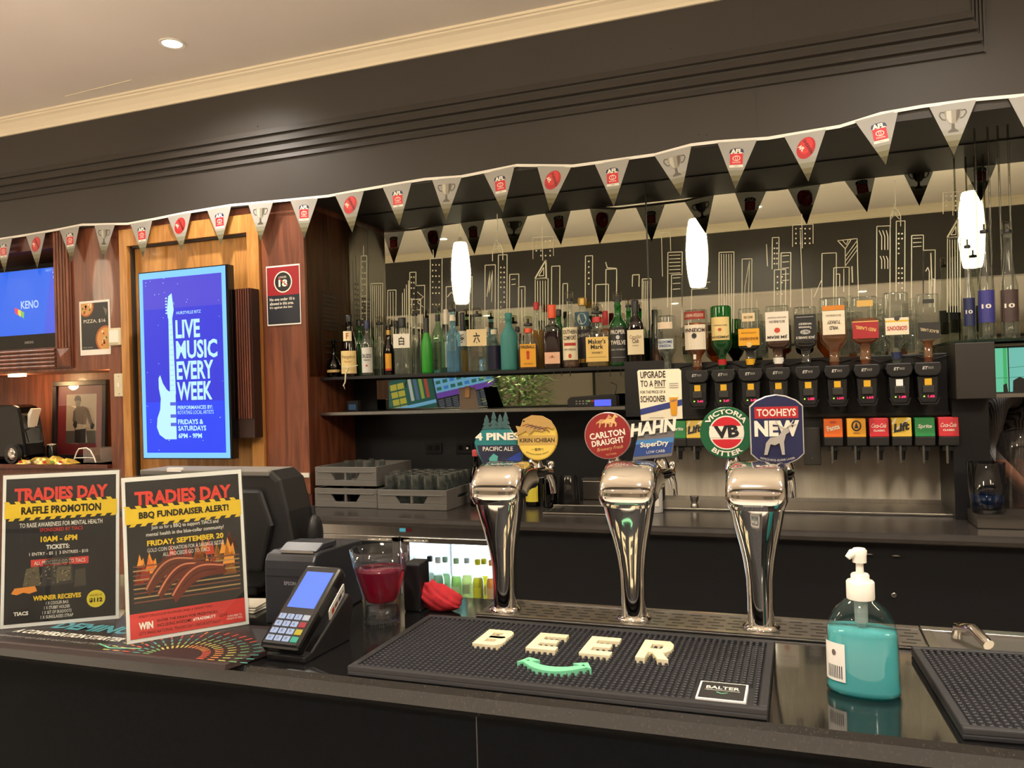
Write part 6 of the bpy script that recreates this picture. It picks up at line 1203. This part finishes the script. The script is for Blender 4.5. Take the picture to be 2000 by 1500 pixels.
# ================================================================== person behind the opening at the right
def person(label, loc, rz):
    t = thing('person',label,'person',loc,rz)
    V = [(0,0,.92),(0,.0,1.08),(0,.0,1.26),(0,.01,1.40),(0,.0,1.50),(0,-.01,1.58),(0,-.02,1.68)]; E_ = [(0,1),(1,2),(2,3),(3,4),(4,5),(5,6)]; Rr = [(.16,.11),(.15,.105),(.17,.115),(.14,.09),(.055,.055),(.075,.085),(.07,.085)]
    for s in (-1,1):
        b_ = len(V); V += [(s*.185,.01,1.40),(s*.235,.04,1.13),(s*.20,-.12,.98),(s*.16,-.19,.95)]; E_ += [(3,b_),(b_,b_+1),(b_+1,b_+2),(b_+2,b_+3)]; Rr += [(.062,.062),(.046,.046),(.034,.034),(.03,.04)]
        for k in range(5):
            f_ = len(V); ox = s*(.16-.014*(k-1.5)); 
            if k == 4: V += [(s*.12,-.20,.955),(s*.105,-.225,.945)]; Rr += [(.010,.010),(.009,.009)]; E_ += [(b_+3,f_),(f_,f_+1)]
            else: V += [(ox,-.235,.945),(ox,-.262-.006*(1 if k in (1,2) else 0),.925),(ox,-.262,.905)]; Rr += [(.010,.010),(.009,.009),(.008,.008)]; E_ += [(b_+3,f_),(f_,f_+1),(f_+1,f_+2)]
        l_ = len(V); V += [(s*.09,0,.86),(s*.10,-.01,.48),(s*.10,.02,.09),(s*.10,-.12,.035)]; E_ += [(0,l_),(l_,l_+1),(l_+1,l_+2),(l_+2,l_+3)]; Rr += [(.085,.09),(.058,.06),(.042,.045),(.04,.03)]
    me = bpy.data.meshes.new('body'); me.from_pydata(V,E_,[]); o = bpy.data.objects.new('body',me); COL.objects.link(o); o.parent = t
    sm = o.modifiers.new('skin','SKIN'); lay = me.skin_vertices[0].data if me.skin_vertices else None
    if lay is None: bm = bmesh.new(); bm.from_mesh(me); bm.verts.layers.skin.verify(); bm.to_mesh(me); bm.free(); lay = me.skin_vertices[0].data
    for i,r in enumerate(Rr): lay[i].radius = r
    lay[0].use_root = True; o.modifiers.new('sub','SUBSURF').levels = 2; o.modifiers['sub'].render_levels = 2; sm.use_smooth_shade = True
    M = mat('person_clothes',(70,66,64),.9); nt = M.node_tree; bs_ = nt.nodes['Principled BSDF']; tc = nt.nodes.new('ShaderNodeTexCoord'); sx = nt.nodes.new('ShaderNodeSeparateXYZ'); wv = nt.nodes.new('ShaderNodeTexWave'); wv.inputs['Scale'].default_value = 45; wv.inputs['Distortion'].default_value = 1.5
    rp = nt.nodes.new('ShaderNodeValToRGB'); rp.color_ramp.elements[0].color = (.05,.047,.044,1); rp.color_ramp.elements[1].color = (.34,.32,.30,1)
    nt.links.new(tc.outputs['Object'],wv.inputs[0]); nt.links.new(tc.outputs['Object'],sx.inputs[0]); nt.links.new(wv.outputs['Fac'],rp.inputs[0])
    # shirt from hips to neck, skin on head and lower arms, dark trousers
    def step(v,op): m_ = nt.nodes.new('ShaderNodeMath'); m_.operation = op; m_.inputs[1].default_value = v; nt.links.new(sx.outputs[2],m_.inputs[0]); return m_
    g1 = step(1.485,'GREATER_THAN'); ay = nt.nodes.new('ShaderNodeMath'); ay.operation = 'LESS_THAN'; ay.inputs[1].default_value = -.03; nt.links.new(sx.outputs[1],ay.inputs[0])
    ax = nt.nodes.new('ShaderNodeMath'); ax.operation = 'ABSOLUTE'; nt.links.new(sx.outputs[0],ax.inputs[0]); ax2 = nt.nodes.new('ShaderNodeMath'); ax2.operation = 'GREATER_THAN'; ax2.inputs[1].default_value = .12; nt.links.new(ax.outputs[0],ax2.inputs[0])
    zz = step(1.10,'LESS_THAN'); m1 = nt.nodes.new('ShaderNodeMath'); m1.operation = 'MULTIPLY'; nt.links.new(ay.outputs[0],m1.inputs[0]); nt.links.new(ax2.outputs[0],m1.inputs[1]); m2 = nt.nodes.new('ShaderNodeMath'); m2.operation = 'MULTIPLY'; nt.links.new(m1.outputs[0],m2.inputs[0]); nt.links.new(zz.outputs[0],m2.inputs[1])
    mxx = nt.nodes.new('ShaderNodeMath'); mxx.operation = 'MAXIMUM'; nt.links.new(g1.outputs[0],mxx.inputs[0]); nt.links.new(m2.outputs[0],mxx.inputs[1])
    tr_ = step(.90,'LESS_THAN'); c1 = nt.nodes.new('ShaderNodeMix'); c1.data_type = 'RGBA'; nt.links.new(tr_.outputs[0],c1.inputs[0]); nt.links.new(rp.outputs[0],c1.inputs[6]); c1.inputs[7].default_value = (.01,.01,.012,1)
    c2 = nt.nodes.new('ShaderNodeMix'); c2.data_type = 'RGBA'; nt.links.new(mxx.outputs[0],c2.inputs[0]); nt.links.new(c1.outputs[2],c2.inputs[6]); c2.inputs[7].default_value = (*lin((196,132,104)),1); nt.links.new(c2.outputs[2],bs_.inputs['Base Color'])
    me.materials.append(M)
    MB().ball((0,.008,1.70),.098,18,12,sz=1.0,sx=.88).build('hair',mat('hair_dark',(34,26,22),.7),t)
    fc_ = MB()
    for s in (-1,1): fc_.ball((s*.03,-.098,1.635),.010,10,6); fc_.ball((s*.082,.0,1.63),.022,10,6,sx=.4,sz=1.3)
    fc_.build('eyes_and_ears',mat('skin_plain',(190,126,98),.6),t); MB().ball((0,-.112,1.605),.014,10,6,sz=1.5).build('nose',mat('skin_plain',(190,126,98)),t); MB().ball((0,-.095,1.565),.02,10,6,sz=.35,sy=.5).build('mouth',mat('lips',(150,80,70),.5),t)
    MB().lathe([(.040,-.008),(.042,0),(.040,.008)],18,cap=False).build('wrist_band',m_blackp,t,loc=(-.206,-.09,1.005),rot=(math.radians(60),0,0))
    return t
pp_ = PY(1985,800,4.45)
person('person in a dark finely striped shirt behind the opening at the right', (pp_.x+.06,4.45,.0), math.radians(35))
